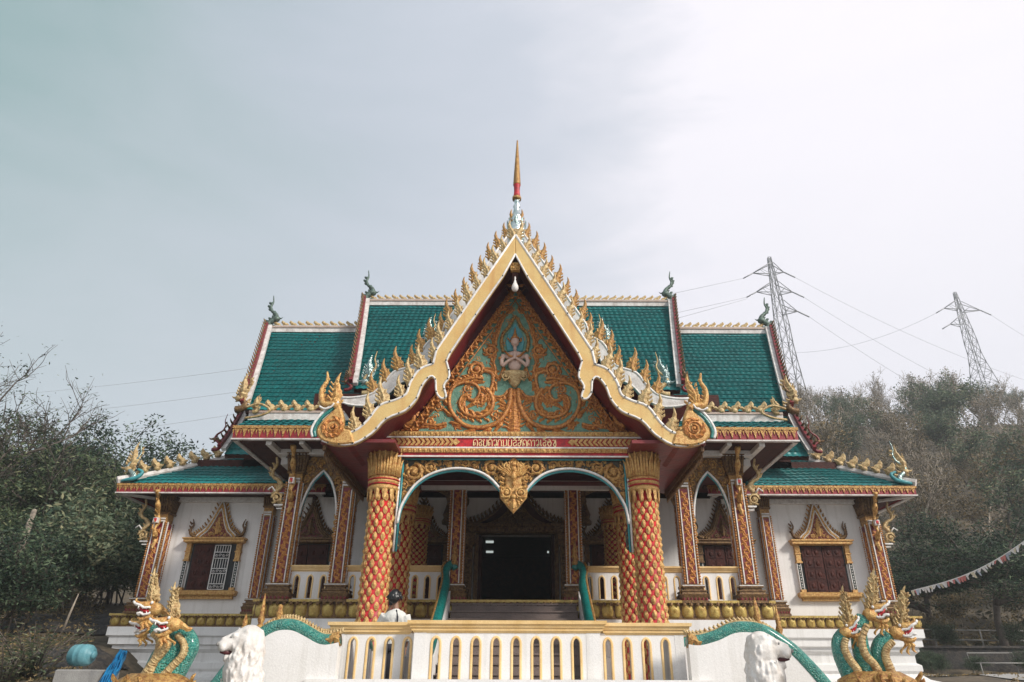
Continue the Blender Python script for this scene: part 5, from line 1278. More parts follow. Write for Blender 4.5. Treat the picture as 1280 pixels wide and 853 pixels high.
def make_tree(seed, H, spread, trunk_r, depth=4, kids=(3, 4), leaves=24, cr=.5, ls=.11, first=.3, droop=0., flat=.8, base=.5, upb=.35, extra=1, seg=5, shrink=.66, multi=1, total=None, wmin=0.0):
    """total leaf quads are shared out over the twig tips; sizes are metres at the full height H"""
    rnd = random.Random(seed); wood = []; tips = []
    def grow(p, d, L, r, k):
        pts = [p]; q = p; dd = d
        ns = 4 if k > 1 else 3
        for i in range(ns):
            dd = (dd + V((rnd.gauss(0,.18), rnd.gauss(0,.18), rnd.gauss(0,.12) - droop*(.15 if k < depth else 0)))).normalized(); q = q + dd*(L/ns); pts.append(q)
        wood.append((pts, [r*(1-.45*i/ns) for i in range(ns+1)], seg if k > 2 else (4 if k == 2 else 3)))
        if k <= extra:
            for j in range(1, ns+1): tips.append(pts[j])
        if k == 0: return
        for _ in range(rnd.randint(*kids)):
            j = rnd.randint(max(1, ns-2 if k == depth else 1), ns); a = rnd.uniform(0, 2*pi)
            side = V((cos(a), sin(a), 0)); nd = (dd*.55 + side*spread*rnd.uniform(.6, 1.2) + V((0, 0, upb*rnd.uniform(.3, 1.3)))).normalized()
            grow(pts[j], nd, L*shrink*rnd.uniform(.75, 1.2), r*.55, k-1)
        if k == depth or rnd.random() < .6: grow(pts[-1], (dd + V((rnd.gauss(0,.2), rnd.gauss(0,.2), .1))).normalized(), L*shrink, r*.6, k-1)
    for q in range(multi):
        a = 2*pi*q/multi + rnd.random(); d0 = V((.35*cos(a), .35*sin(a), 1)).normalized() if multi > 1 else V((rnd.gauss(0,.06), rnd.gauss(0,.06), 1)).normalized()
        grow(V((.1*cos(a)*(multi > 1), .1*sin(a)*(multi > 1), -.1)), d0, H*first, trunk_r/(1 if multi == 1 else 1.5), depth)
    top = max(t.z for t in tips); k = (H - cr*.5)/top; wd = MB(); lf = MB(); tint = []
    for pts, rr, sg in wood: wd.tube([p*k for p in pts], [max(wmin, r) for r in rr], sg, True)
    n = max(1, int((total or 0)/len(tips)))
    if total:
        pr = total/len(tips)
        for t in tips:
            c = int(pr) + (1 if rnd.random() < pr - int(pr) else 0)
            if c and rnd.random() > .12: leafquads(lf, tint, t*k, c, cr, ls, rnd, flat, base)
    return wd, lf, tint
PROTO = {}
def proto(name, leafm, bark, **k):
    w, l, t = make_tree(**k); PROTO[name] = (w.mesh('trunk', bark), l.mesh('crown', leafm, tint=t) if l.f else None, k['H'])
proto('dense', 'leaf_dark', 'bark', seed=11, H=7, spread=.9, trunk_r=.15, total=17000, cr=.42, ls=.085, first=.30, kids=(3, 4), depth=4, base=.45)
proto('dense2', 'leaf_mid', 'bark', seed=23, H=6, spread=.8, trunk_r=.12, total=12000, cr=.38, ls=.085, first=.26, kids=(3, 4), depth=4, base=.38, multi=2)
proto('bush', 'leaf_pale', 'bark', seed=5, H=3, spread=.8, trunk_r=.05, total=9500, cr=.38, ls=.075, first=.22, kids=(3, 3), depth=3, base=.50, multi=4)
proto('bushdark', 'leaf_dark', 'bark', seed=6, H=3.2, spread=.9, trunk_r=.05, total=8000, cr=.42, ls=.060, first=.22, kids=(3, 4), depth=3, base=.6, multi=4, flat=.5)
proto('bare', 'leaf_mid', 'bark', seed=42, H=9, spread=.75, trunk_r=.17, total=5200, cr=.38, ls=.060, first=.28, kids=(3, 4), depth=5, base=.25, upb=.5, shrink=.68, wmin=.006)
proto('hilldry', 'leaf_dry', 'bark_pale', seed=31, H=9, spread=.55, trunk_r=.13, total=3600, cr=.42, ls=.12, first=.34, kids=(3, 4), depth=4, base=.45, upb=.6, wmin=.016)
proto('hilldry2', 'leaf_dry', 'bark_pale', seed=37, H=9, spread=.5, trunk_r=.12, total=1100, cr=.4, ls=.11, first=.38, kids=(3, 4), depth=4, base=.4, upb=.75, wmin=.018)
proto('hillgreen', 'leaf_pale', 'bark', seed=33, H=9, spread=.65, trunk_r=.13, total=8500, cr=.52, ls=.125, first=.34, kids=(3, 4), depth=4, base=.30, wmin=.016)
proto('hillbush', 'leaf_dry', 'bark_pale', seed=35, H=3.5, spread=.8, trunk_r=.05, total=2600, cr=.5, ls=.095, first=.25, kids=(3, 3), depth=3, base=.45, multi=3)
proto('umbrella', 'leaf_dark', 'bark', seed=77, H=6, spread=1.5, trunk_r=.17, total=24000, cr=.55, ls=.070, first=.30, kids=(4, 5), depth=4, base=.5, upb=.16, flat=.28, shrink=.72)
def tree(kind, x, y, h, label, cat='tree', group=None, name='tree', rot=None, sx=1.0, rnd=random.Random(99)):
    w, l, pz = PROTO[kind]; z = gh(x, y); o = empty(name, (x, y, z)); tag(o, label, cat, group)
    k = h/pz; o.scale = (k*sx, k*sx, k); o.rotation_euler = (0, 0, rnd.uniform(0, 6.28) if rot is None else rot)
    for n, me in (('trunk', w), ('crown', l)):
        if me: c = bpy.data.objects.new(n, me); COL.objects.link(c); c.parent = o
    return o
def at(px, Y, y=640): p = unp(px, y, Y); return p.x
tree('bare', at(8, 21, 560), 21, 8.9, 'tall thin-leaved tree with bare branches rising against the sky at the left edge', rot=.6, sx=1.05)
L_ = [('dense', 40, 27, 7.2, 'dark bushy tree directly below the bare-branched tree at the far left'), ('dense', 122, 28, 5.6, 'dark green tree behind the pale bush, its top level with the left wing roof'),
      ('dense2', 85, 24, 6.2, 'leafy tree with a pale slanting trunk in the middle of the left thicket'), ('dense2', 165, 25, 5.4, 'small loose tree just left of the left wing eave'),
      ('dense', -40, 24, 6.5, 'dark tree cut by the left edge of the picture'), ('dense2', 20, 22, 4.6, 'low spreading tree in front of the dark bushy tree at the far left')]
for k, px_, Y, h, lb in L_: tree(k, at(px_, Y), Y, h, lb)
for px_, Y, h in ((175, 40, 7.6), (215, 42, 8.2), (255, 40, 7.9), (290, 44, 8.2), (140, 42, 7.4), (100, 44, 8), (235, 50, 9)): tree('hillgreen' if px_ % 2 else 'dense2', at(px_, Y, 570), Y, h-1.6, 'pale hazy tree standing behind the left wing roof', group='trees behind the left wing', name='tree')
for i in range(14): tree(('dense', 'dense2', 'hillgreen')[i % 3], -22-2.6*i+(i % 3), 31+(i*7 % 12), 7.5, 'leafy tree standing beyond the left edge of the picture', group='trees beyond the left edge')
for k, px_, Y, h, lb in (('bush', 112, 21.9, 3.7, 'pale green leafy bush on the bank above the black netting'), ('bush', 150, 23.5, 3.0, 'tall pale shrub against the left corner of the temple'), ('bush', 130, 22.3, 2.0, 'shrub with yellowish leaves between the pale bush and the temple'),
      ('bushdark', 30, 18.5, 3.2, 'dark feathery shrub at the left above the banana-like plant'), ('bushdark', -15, 17.5, 2.9, 'dark shrub cut by the left edge'), ('bushdark', 75, 22, 3.6, 'dark shrub filling the gap under the leafy trees'), ('bushdark', 180, 25, 3.4, 'dark shrub half hidden behind the left corner pillar'), ('bushdark', 60, 26, 3.6, 'dark shrub in the shade deep in the left thicket')):
    tree(k, at(px_, Y, 720), Y, h, lb, 'shrub', name='shrub')
# low leafy plants in front on the left
def plant(px_, py, Y, h, label, n=16, sprd=.5, seed=1):
    p = unp(px_, py, Y); z = gh(p.x, Y); rnd = random.Random(seed); o = empty('leafy_plant', (p.x, Y, z)); tag(o, label, 'plant')
    w = MB(); l = MB(); tint = []
    for i in range(n):
        a = rnd.uniform(0, 6.28); r = rnd.uniform(.1, sprd); b = V((p.x+.25*r*cos(a), Y+.25*r*sin(a), z)); t = b + V((r*cos(a), r*sin(a), h*rnd.uniform(.5, 1))); mid = (b+t)/2 + V((0, 0, h*.12))
        w.tube([b, mid, t], [.016, .012, .005], 4)
        for k in range(11):
            q = b*(1-k/11)**2 + mid*2*(k/11)*(1-k/11) + t*(k/11)**2; c = rnd.uniform(0, 6.28); u = V((cos(c), sin(c), rnd.uniform(-.1, .7))).normalized(); s_ = u.cross(V((0, 0, 1))).normalized(); L = rnd.uniform(.14, .26); e = q + u*L + V((0,0,-.03)); kk = len(l.v)
            l.v += [q, q + u*L*.5 - s_*L*.17, e, q + u*L*.5 + s_*L*.17]; l.f.append([kk, kk+1, kk+2, kk+3]); l.sm.append(False); l.mi.append(0); tint.append(rnd.uniform(.2, 1))
    w.build('stems', 'bark', o); l.build('leaves', 'leaf_pale', o, tint=tint)
plant(45, 830, 14.2, 1.05, 'bright leafy plant with long leaves beside the turquoise tank', 26, .8, 1)
plant(82, 838, 13.8, .75, 'small upright plant touching the left side of the turquoise tank', 16, .45, 2)
plant(8, 845, 13.6, .7, 'low plant in the bottom left corner', 18, .6, 3); plant(30, 852, 12.8, .35, 'yellowish low plant at the bottom edge below the bright leafy plant', 16, .5, 4)
plant(62, 855, 12.9, .35, 'tuft of grass and weeds at the bottom edge beside the concrete slab', 14, .45, 6)
# big spreading tree on the right, others of its row
tree('umbrella', at(1222, 27), 27.6, 5.9, 'wide spreading dark green tree on the right above the terrace wall', sx=1.0, rot=2.2)
tree('umbrella', at(1140, 30), 31.0, 5.6, 'dark layered tree close to the right corner of the temple', sx=1.05, rot=.4)
tree('umbrella', at(1300, 30), 30.5, 6.0, 'dark spreading tree at the right edge of the picture', sx=.95, rot=4.)
for k, px_, Y, h, lb in (('hillbush', 1165, 29.5, 1.5, 'dry bush behind the fence left of the tree trunk'), ('hillbush', 1255, 30.5, 1.6, 'dry bush behind the fence right of the tree trunk'), ('hillbush', 1200, 33.5, 2.4, 'brown bush at the foot of the wooded slope'), ('hillbush', 1275, 34, 2.6, 'brown bush at the right edge at the foot of the slope'), ('hillbush', 1150, 35, 2.6, 'brown bush beside the temple corner at the foot of the slope')):
    tree(k, at(px_, Y, 790), Y, h, lb, 'shrub', name='shrub')
rnd = random.Random(12); n = 0
Y = 37.0
while Y < 96:
    x = .335*Y
    while x < .83*Y + 4:
        k = rnd.choice(['hilldry', 'hilldry2', 'hilldry', 'hilldry2', 'hillgreen', 'hilldry2', 'hillbush']) if Y < 80 else rnd.choice(['hilldry', 'hilldry2', 'hilldry2', 'hillgreen', 'hillbush'])
        xx = x + rnd.uniform(-1.3, 1.3); yy = Y + rnd.uniform(-1.6, 1.6)
        h = rnd.uniform(6.5, 10.0) if k != 'hillbush' else rnd.uniform(3, 4.5)
        if k == 'hillgreen': h *= .9
        lb = {'hilldry': 'dry brownish tree on the wooded slope right of the temple', 'hilldry2': 'nearly leafless pale-trunked tree on the slope right of the temple', 'hillgreen': 'green leafy tree among dry trees on the slope right of the temple', 'hillbush': 'dry bush on the wooded slope right of the temple'}[k]
        tree(k, xx, yy, h, lb, 'tree' if k != 'hillbush' else 'shrub', {'hilldry': 'dry trees on the slope', 'hilldry2': 'leafless trees on the slope', 'hillgreen': 'green trees on the slope', 'hillbush': 'dry bushes on the slope'}[k], 'tree' if k != 'hillbush' else 'shrub', rnd=rnd)
        n += 1; x += rnd.uniform(3.6, 5.2)*(1+.35*(Y-37)/50)
    Y += 4.6 + (Y-37)*.04
tree('hillgreen', at(1172, 62, 470), 62, 10.5, 'tall ragged green tree on the crest line below the right pylon', rot=1.)
tree('hilldry2', at(1125, 70, 470), 70, 10.5, 'tallest bare tree on the skyline left of the ragged green tree', rot=2.)
for i, (px_, Y, h, lb) in enumerate(((1158, 25.6, 1.0, 'small dark bush beside the right corner of the plinth'), (1178, 26.0, .9, 'low dark bush in front of the retaining wall left of the trunk'), (1215, 26.1, .8, 'low dark bush against the retaining wall under the spreading tree'), (1285, 26.0, 1.1, 'dark bush in front of the retaining wall at the right edge'), (1195, 27.9, 1.2, 'dark bush just behind the retaining wall left of the trunk'), (1268, 28.0, 1.3, 'dark bush just behind the retaining wall near the right edge'))):
    tree('bushdark', at(px_, Y, 820), Y, h, lb, 'shrub', name='shrub')
# undergrowth
m = MB(); tint = []; rnd = random.Random(8)
for _ in range(1500):
    Y = rnd.uniform(29, 90)**1.0; x = rnd.uniform(.33*Y, .82*Y); leafquads(m, tint, V((x, Y, gh(x, Y)+.25)), 14, .9, .17, rnd, .5, .5)
for _ in range(520):
    Y = rnd.uniform(17, 40); x = -rnd.uniform(.6*Y, 1.0*Y)
    if unp(10, 700, Y).x*1.2 < x < -11.8 and not (Y < 24 and x > -15.5): leafquads(m, tint, V((x, Y, gh(x, Y)+.15)), 22, .6, .10, rnd, .5, .35)
o = m.build('undergrowth', 'leaf_dry', tint=tint); tag(o, 'dry undergrowth covering the wooded slope and the bank', 'undergrowth', kind='stuff')
m = MB(); tint = []
for _ in range(6500):
    Y = rnd.uniform(13.5, 26); x = -rnd.uniform(.56*Y, .82*Y)-.2; leafquads(m, tint, V((x, Y, gh(x, Y)+(.02 if rnd.random() < .6 else .2))), 2, .1, .045, rnd, .1, .6)
for _ in range(3000):
    Y = rnd.uniform(15, 32); x = rnd.uniform(11.0, 25); leafquads(m, tint, V((x, Y, gh(x, Y)+.03)), 2, .1, .05, rnd, .1, .6)
o = m.build('fallen_leaves', 'leaf_dry', tint=tint); tag(o, 'fallen dry leaves scattered on the ground beside the temple', 'leaves', kind='stuff')
# ================================================================ small things on the left bank
def sheet(name, matn, x0, x1, y0, y1, lift, amp, nx, ny, seed, label, cat, fold=0.0):
    m = MB(); vs = []
    for j in range(ny+1):
        for i in range(nx+1):
            u, v = i/nx, j/ny; x = x0+(x1-x0)*u + .25*noise.noise(V((v*4, seed, 0))); y = y0+(y1-y0)*v + .25*noise.noise(V((u*4, seed, 5)))
            edge = min(u, 1-u, v, 1-v); z = gh(x, y) + .03 + lift*min(1, edge*5) + amp*(noise.noise(V((x*2.1, y*2.1, seed))) + .5*noise.noise(V((x*6, y*6, seed)))+.6)*min(1, edge*8+.1) + fold*abs(sin((x*.8+y)*9))
            vs.append((x, y, z))
    w = nx+1; m.add(vs, [(j*w+i, j*w+i+1, (j+1)*w+i+1, (j+1)*w+i) for j in range(ny) for i in range(nx)], True)
    m.add([(p[0], p[1], p[2]-.012) for p in vs], [(j*w+i, (j+1)*w+i, (j+1)*w+i+1, j*w+i+1) for j in range(ny) for i in range(nx)], True)
    o = m.build(name, matn, org=(x0, y0, gh(x0, y0)))
    tag(o, label, cat); return o
sheet('netting', 'net_black', -14.5, -10.3, 18.8, 21.3, .05, .10, 60, 34, 3, 'black shade netting spread higher up the bank under the bushes', 'netting')
sheet('netting', 'net_black', -10.6, -8.75, 14.9, 17.1, .12, .13, 40, 30, 9, 'rumpled black netting heaped beside the corner of the white plinth', 'netting')
def free_sheet(name, matn, quad, nx, ny, fold, label, cat, seed=1):
    A, B, C, D = map(V, quad); m = MB(); vs = []
    for j in range(ny+1):
        for i in range(nx+1):
            u, v = i/nx, j/ny; p = A*(1-u)*(1-v)+B*u*(1-v)+C*u*v+D*(1-u)*v; d = fold*sin(u*34+2*noise.noise(V((u*3, v*3, seed)))) + .05*noise.noise(V((u*5, v*5, seed)))
            vs.append(p + V((0, -d, d*.6)))
    w = nx+1; f = [(j*w+i, j*w+i+1, (j+1)*w+i+1, (j+1)*w+i) for j in range(ny) for i in range(nx)]
    m.add(vs, f, True); m.add([v + V((0, .015, -.01)) for v in vs], [tuple(reversed(q)) for q in f], True)
    o = m.build(name, matn, org=tuple(A)); tag(o, label, cat); return o
q = [unp(118, 868, 13.6), unp(140, 858, 13.4), unp(161, 817, 14.2), unp(152, 815, 14.6)]
free_sheet('tarpaulin', 'tarp_blue', q, 44, 12, .045, 'crumpled bright blue tarpaulin hanging down beside the white plinth', 'tarpaulin')
c = unp(104, 821, 14.2); m = MB(); tk = empty('water_tank', (c.x, 14.2, c.z-.34)); tag(tk, 'turquoise plastic tank lying on its side on a concrete slab', 'tank')
m = MB(); R = Matrix.Rotation(pi/2, 4, 'Y') @ Matrix.Rotation(.15, 4, 'X'); b = MB(); b.lathe([(.05, -.36), (.24, -.35), (.31, -.27), (.315, -.1), (.325, -.08), (.315, -.06), (.315, .1), (.325, .12), (.31, .15), (.30, .25), (.24, .33), (.1, .36), (.09, .40), (.02, .40)], (0,0,0), 24)
m.merge(b, T(*c) @ R @ Matrix.Scale(.6, 4)); bb = m.build('tank_shell', 'tank_blue', tk); m = MB(); b = MB(); b.lathe([(.10, .385), (.11, .40), (.11, .45), (.02, .46)], (0,0,0), 14); m.merge(b, T(*c) @ R @ Matrix.Scale(.6, 4)); m.build('tank_lid', 'tank_blue', tk)
sl_ = MB(); c2 = unp(112, 838, 14.2); sl_.mould(c2.x-.30, c2.x+.34, 13.7, 14.7, [(c.z-.52, 0), (c.z-.27, 0), (c.z-.25, -.02)]); o = sl_.build('concrete_slab', 'concrete', org=(c2.x, 13.5, c.z-.52)); tag(o, 'pale concrete slab carrying the turquoise tank', 'slab')
m = MB(); p = unp(80, 790, 16); m.tube([p, p + V((.05, 0, .35)), p + V((.12, 0, .75))], [.03, .025, .012], 6); o = m.build('stake', 'bark_pale', org=tuple(p)); tag(o, 'thin bare stake standing in the soil above the tank', 'stake')
m = MB(); a, b = unp(28, 695, 21), unp(44, 640, 21.5); m.tube([a, a.lerp(b, .5) + V((-.05, 0, 0)), b], [.12, .10, .07], 8); o = m.build('dead_trunk', 'bark_pale', org=tuple(a)); tag(o, 'pale slanting bare trunk among the dark leaves on the left', 'trunk')
# ================================================================ right: terrace wall, fence, bench, bunting
m = MB(); m.box(11.3, 40, 26.7, 27.0, 1.0, 2.62); m.box(11.2, 40, 26.62, 27.05, 2.62, 2.70); o = m.build('retaining_wall', 'soil_wall' if 'soil_wall' in MATS else 'net_black', org=(11.3, 26.7, 1.0)); tag(o, 'low dark retaining wall along the paved yard at the right', 'wall')
fe = empty('fence', (12, 28.5, 2.55)); tag(fe, 'low pale pipe fence running along the foot of the wooded slope', 'fence')
m = MB(); 
for z in (3.3, 2.95): m.tube([(12, 28.5, z+.08), (20, 28.5, z), (30, 28.5, z-.05)], .028, 6)
m.build('rail', 'concrete', fe)
for i in range(10): m = MB(); m.tube([(12.5+i*1.8, 28.5, 2.4), (12.5+i*1.8, 28.5, 3.36)], .032, 6); m.build('post', 'concrete', fe)
bn = empty('bench_frame', (at(1250, 25.9, 815), 25.9, 1.7)); tag(bn, 'pale metal bench frame standing before the retaining wall under the spreading tree', 'bench')
bx = at(1245, 25.9, 815); m = MB(); m.tube([(bx-.8, 25.6, 2.12), (bx+.8, 25.6, 2.12), (bx+.8, 26.1, 2.12), (bx-.8, 26.1, 2.12), (bx-.8, 25.6, 2.12)], .018, 6); m.build('seat_frame', 'concrete', bn)
for dx in (-.78, .78):
    for y in (25.6, 26.1): m = MB(); m.tube([(bx+dx, y, 1.68), (bx+dx, y, 2.12)], .018, 6); m.build('leg', 'concrete', bn)
m = MB(); m.tube([(bx-.8, 26.1, 2.12), (bx-.8, 26.2, 2.45), (bx+.8, 26.2, 2.45), (bx+.8, 26.1, 2.12)], .016, 6); m.build('backrest', 'concrete', bn)
A, B = unp(1140, 737, 15.0), unp(1325, 640, 12.5)
bt = empty('bunting', A); tag(bt, 'string of small red, white and yellow flags rising to the right edge', 'bunting')
P = [A.lerp(B, i/30) + V((0, 0, -.22*sin(pi*i/30))) for i in range(31)]
m = MB(); m.tube(P, .008, 4); m.build('string', 'white', bt)
for i in range(56):
    t = (i+.5)/56; j = int(t*30); p = P[j].lerp(P[j+1], t*30-j); m = MB(); rnd2 = random.Random(i); d = (B-A).normalized(); w_ = rnd2.uniform(.022, .04); h = rnd2.uniform(.06, .13); sw = V((rnd2.uniform(-.04, .04), rnd2.uniform(-.05, .05), 0))
    vs = [p - d*w_, p + d*w_, p + d*w_*.6 + sw - V((0,0,h)), p - d*w_*.4 + sw - V((0,0,h*.85))]; m.add(vs + [v + V((.003, .006, 0)) for v in vs], [(0,1,2,3), (7,6,5,4), (0,4,5,1), (1,5,6,2), (2,6,7,3), (3,7,4,0)])
    m.build('flag', rnd2.choice(['flag_white', 'flag_white', 'flag_red', 'flag_red', 'flag_yellow', 'flag_white', 'flag_blue']), bt)
# ================================================================ pylons and cables
def pylon(label, X, Y, zt, hts, arms, wb, wt, H):
    root = empty('power_pylon', (X, Y, zt-H)); tag(root, label, 'pylon'); m = MB()
    def wid(z): t = (zt-z)/H; return wt + (wb-wt)*max(0, (t-.45)/.55)**1.0 if t > .45 else wt*min(1, .25+t*2.2)
    zsl = [zt-H + H*i/14 for i in range(15)]
    def cr(z): w = wid(z); return [V((X-w, Y-w, z)), V((X+w, Y-w, z)), V((X+w, Y+w, z)), V((X-w, Y+w, z))]
    for a, b in zip(zsl, zsl[1:]):
        A_, B_ = cr(a), cr(b)
        for i in range(4):
            j = (i+1) % 4; m.tube([A_[i], B_[i]], .085, 4); m.tube([A_[i], B_[j]], .045, 3); m.tube([A_[j], B_[i]], .045, 3); m.tube([B_[i], B_[j]], .04, 3)
    m.build('lattice_mast', 'steel', root); tips = []
    for dz, L, s in arms:
        m = MB(); z = zt-dz; w = wid(z); tip = V((X+s*(w+L), Y, z+.3)); tips.append((tip, s))
        for y in (-w, w):
            m.tube([(X+s*w, Y+y, z), tip], .08, 4); m.tube([(X+s*w, Y+y, z+2.0), tip], .08, 4); m.tube([(X+s*w, Y+y, z), (X+s*(w+L*.5), Y+y*.5, z+1.1)], .04, 3)
        m.build('cross_arm', 'steel', root); m = MB(); m.tube([tip, tip + V((s*1.7, 0, -1.0))], .11, 5); m.build('insulator', 'steel', root)
    return [(t + V((s*1.7, 0, -1.0)), s) for t, s in tips]
pa = unp(961, 321, 95); t1 = pylon('steel lattice pylon rising behind the right end of the temple roof', pa.x, 95, pa.z, None, [(3.4, 2.8, -1), (3.2, 1.6, 1), (7.0, 2.6, -1), (7.0, 2.2, 1), (10.6, 2.2, 1)], 2.0, .85, 38)
pb = unp(1193, 364, 112); t2 = pylon('steel lattice pylon on the wooded crest at the far right', pb.x, 112, pb.z, None, [(3.8, 2.6, -1), (4.2, 3.4, 1), (7.2, 2.2, -1)], 3.0, .75, 30)
def cable(a, b, sag, label):
    m = MB(); m.tube([a.lerp(b, i/24) + V((0, 0, -sag*4*(i/24)*(1-i/24))) for i in range(25)], .030, 4); o = m.build('power_cable', 'cable', org=tuple(a)); tag(o, label, 'cable')
cable(t1[0][0], unp(-60, 502, 125), 3, 'highest thin power cable crossing the sky left of the temple')
cable(t1[2][0], unp(-60, 531, 125), 3, 'middle thin power cable crossing the sky left of the temple')
cable(t1[2][0] + V((0, 0, -.3)), unp(-60, 562, 120), 4, 'lowest thin power cable crossing the sky left of the temple')
cable(t1[1][0], unp(1400, 505, 120), 3, 'upper power cable running down right from the pylon behind the roof')
cable(t1[3][0], unp(1400, 560, 120), 3, 'middle power cable running down right from the pylon behind the roof')
cable(t1[4][0], unp(1400, 600, 120), 3, 'lower power cable running down right from the pylon behind the roof')
cable(t2[1][0], unp(1400, 480, 112), 1, 'power cable leaving the far right pylon towards the right edge')
cable(t2[0][0], unp(990, 440, 140), 2, 'power cable from the far right pylon back to the left')
# ================================================================ AIR
hm = bpy.data.materials.new('air'); hm.use_nodes = True; hn = hm.node_tree; hn.nodes.remove(hn.nodes['Principled BSDF'])
pv = hn.nodes.new('ShaderNodeVolumePrincipled'); pv.inputs['Density'].default_value = .0014; pv.inputs['Color'].default_value = (.95, .985, 1, 1); pv.inputs['Anisotropy'].default_value = .2
hn.links.new(pv.outputs['Volume'], hn.nodes['Material Output'].inputs['Volume']); MATS['air'] = hm
m = MB(); m.box(-162, 192, -62, 167, -3, 78); hz0 = m.build('haze', 'air'); hz0['kind'] = 'stuff'; hz0['label'] = 'thin pale haze over the wooded slope'
# ================================================================ SKY, SUN, CAMERA
W = bpy.data.worlds.new('World'); sc.world = W; W.use_nodes = True; nt = W.node_tree; N = nt.nodes; L = nt.links
SUN_DIR = V((.78, -.62, .66)).normalized()
elev = math.asin(SUN_DIR.z); azi = atan2(SUN_DIR.x, SUN_DIR.y)
sky = N.new('ShaderNodeTexSky'); sky.sky_type = 'NISHITA'; sky.sun_disc = False; sky.sun_elevation = elev; sky.sun_rotation = azi; sky.dust_density = 3
bg1 = N['Background']; bg1.inputs['Strength'].default_value = .06; L.new(sky.outputs['Color'], bg1.inputs['Color'])
tc = N.new('ShaderNodeTexCoord')
def vm(op, a=None, b=None, va=None, vb=None):
    n = N.new('ShaderNodeVectorMath'); n.operation = op
    if a: L.new(a, n.inputs[0])
    if va: n.inputs[0].default_value = va
    if vb: n.inputs[1].default_value = vb
    if b: L.new(b, n.inputs[1])
    return n
def mth(op, a, b=None, c=None):
    n = N.new('ShaderNodeMath'); n.operation = op
    for i, q in enumerate((a, b, c)):
        if q is None: continue
        if isinstance(q, (int, float)): n.inputs[i].default_value = q
        else: L.new(q, n.inputs[i])
    return n.outputs[0]
nz = vm('NORMALIZE', tc.outputs['Generated']).outputs[0]
dt = vm('DOT_PRODUCT', nz, vb=tuple(V((.90, .35, .20)).normalized())).outputs['Value']
def cloud(scl, sc3, rot, det, dist):
    n1 = N.new('ShaderNodeTexNoise'); n1.inputs['Scale'].default_value = scl; n1.inputs['Detail'].default_value = det; n1.inputs['Roughness'].default_value = .55; n1.inputs['Distortion'].default_value = dist
    mp = N.new('ShaderNodeMapping'); mp.inputs['Scale'].default_value = sc3; mp.inputs['Rotation'].default_value = rot; L.new(nz, mp.inputs['Vector']); L.new(mp.outputs['Vector'], n1.inputs['Vector'])
    return mth('SUBTRACT', n1.outputs['Fac'], .5)
f = mth('ADD', mth('ADD', dt, mth('MULTIPLY', cloud(1.4, (1, 1, 1.7), (0, .6, .3), 6, .5), .42)), mth('MULTIPLY', cloud(3.2, (.5, 1.2, 2.6), (.2, .9, .3), 8, 1.0), .32))
f = mth('MULTIPLY', mth('ADD', f, .35), 1/1.3)
cr = N.new('ShaderNodeValToRGB'); L.new(f, cr.inputs['Fac']); e = cr.color_ramp.elements
stops = [(-.30, (.20, .35, .35)), (-.08, (.35, .45, .48)), (.20, (.47, .53, .60)), (.42, (.57, .61, .69)), (.54, (.72, .73, .80)), (.64, (.92, .89, .95)), (.85, (.97, .93, .98))]
while len(e) < len(stops): e.new(.5)
for i, (p, c) in enumerate(stops): e[i].position = max(0, (p+.35)/1.3); e[i].color = (*c, 1)
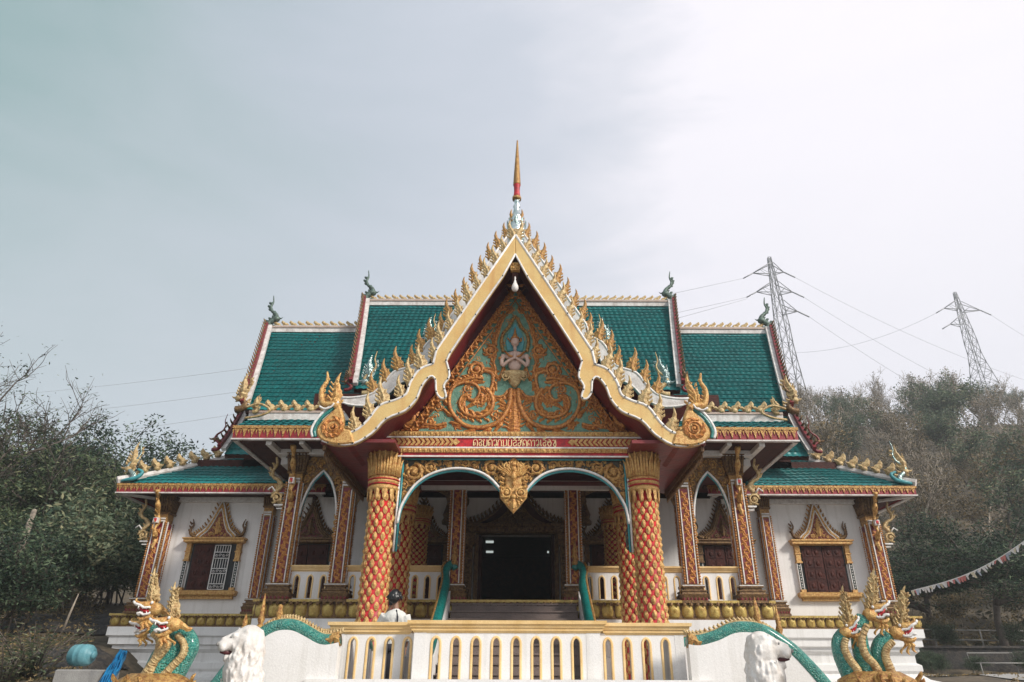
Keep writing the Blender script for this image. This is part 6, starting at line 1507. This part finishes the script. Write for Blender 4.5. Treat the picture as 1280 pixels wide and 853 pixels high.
# unseen thin cloud behind the viewer, brightened to fill-light the facade
sep = N.new('ShaderNodeSeparateXYZ'); L.new(nz, sep.inputs[0])
bk = N.new('ShaderNodeMapRange'); bk.interpolation_type = 'SMOOTHSTEP'; bk.inputs['From Min'].default_value = .15; bk.inputs['From Max'].default_value = -.7; bk.inputs['To Min'].default_value = 0; bk.inputs['To Max'].default_value = 1; L.new(sep.outputs['Y'], bk.inputs['Value'])
mx = N.new('ShaderNodeMix'); mx.data_type = 'RGBA'; L.new(bk.outputs['Result'], mx.inputs['Factor']); L.new(cr.outputs['Color'], mx.inputs['A']); mx.inputs['B'].default_value = (.74, .77, .82, 1)
# paler towards the horizon on the shaded side
hz_ = N.new('ShaderNodeMapRange'); hz_.inputs['From Min'].default_value = .75; hz_.inputs['From Max'].default_value = .25; hz_.inputs['To Max'].default_value = .58; L.new(sep.outputs['Z'], hz_.inputs['Value'])
mx2 = N.new('ShaderNodeMix'); mx2.data_type = 'RGBA'; L.new(hz_.outputs['Result'], mx2.inputs['Factor']); L.new(mx.outputs['Result'], mx2.inputs['A']); mx2.inputs['B'].default_value = (.70, .72, .79, 1)
bg2 = N.new('ShaderNodeBackground'); L.new(mx2.outputs['Result'], bg2.inputs['Color']); bg2.inputs['Strength'].default_value = .80
ad = N.new('ShaderNodeAddShader'); ms = N.new('ShaderNodeMixShader'); ms.inputs['Fac'].default_value = .93
L.new(bg1.outputs[0], ms.inputs[1]); L.new(bg2.outputs[0], ms.inputs[2]); L.new(ms.outputs[0], N['World Output'].inputs['Surface'])
sd = bpy.data.lights.new('sun', 'SUN'); sd.energy = 3.0; sd.angle = radians(10); sd.color = (1, .94, .86)
so = bpy.data.objects.new('sun', sd); COL.objects.link(so); so.rotation_euler = (-SUN_DIR).to_track_quat('-Z', 'Y').to_euler(); so.location = (30, -20, 40)
cd = bpy.data.cameras.new('camera'); cam = bpy.data.objects.new('camera', cd); COL.objects.link(cam); sc.camera = cam
cd.sensor_width = 36; cd.sensor_fit = 'HORIZONTAL'; cd.lens = FPX/1280*36; cd.shift_x = -15/1280; cd.clip_start = .1; cd.clip_end = 3000
cam.location = (CAMX, 0, CAMZ); cam.rotation_euler = (pi/2 + PITCH, 0, 0)
cam.rotation_euler = (Matrix.Rotation(pi/2 + PITCH, 4, 'X') @ Matrix.Rotation(radians(.2), 4, 'Z')).to_euler()
vs_ = sc.view_settings; vs_.view_transform = 'Standard'; vs_.look = 'None'; vs_.exposure = 0.55; vs_.gamma = 1.0
try: vs_.use_curve_mapping = False
except Exception: pass
sc.cycles.max_bounces = 6; sc.cycles.transparent_max_bounces = 4
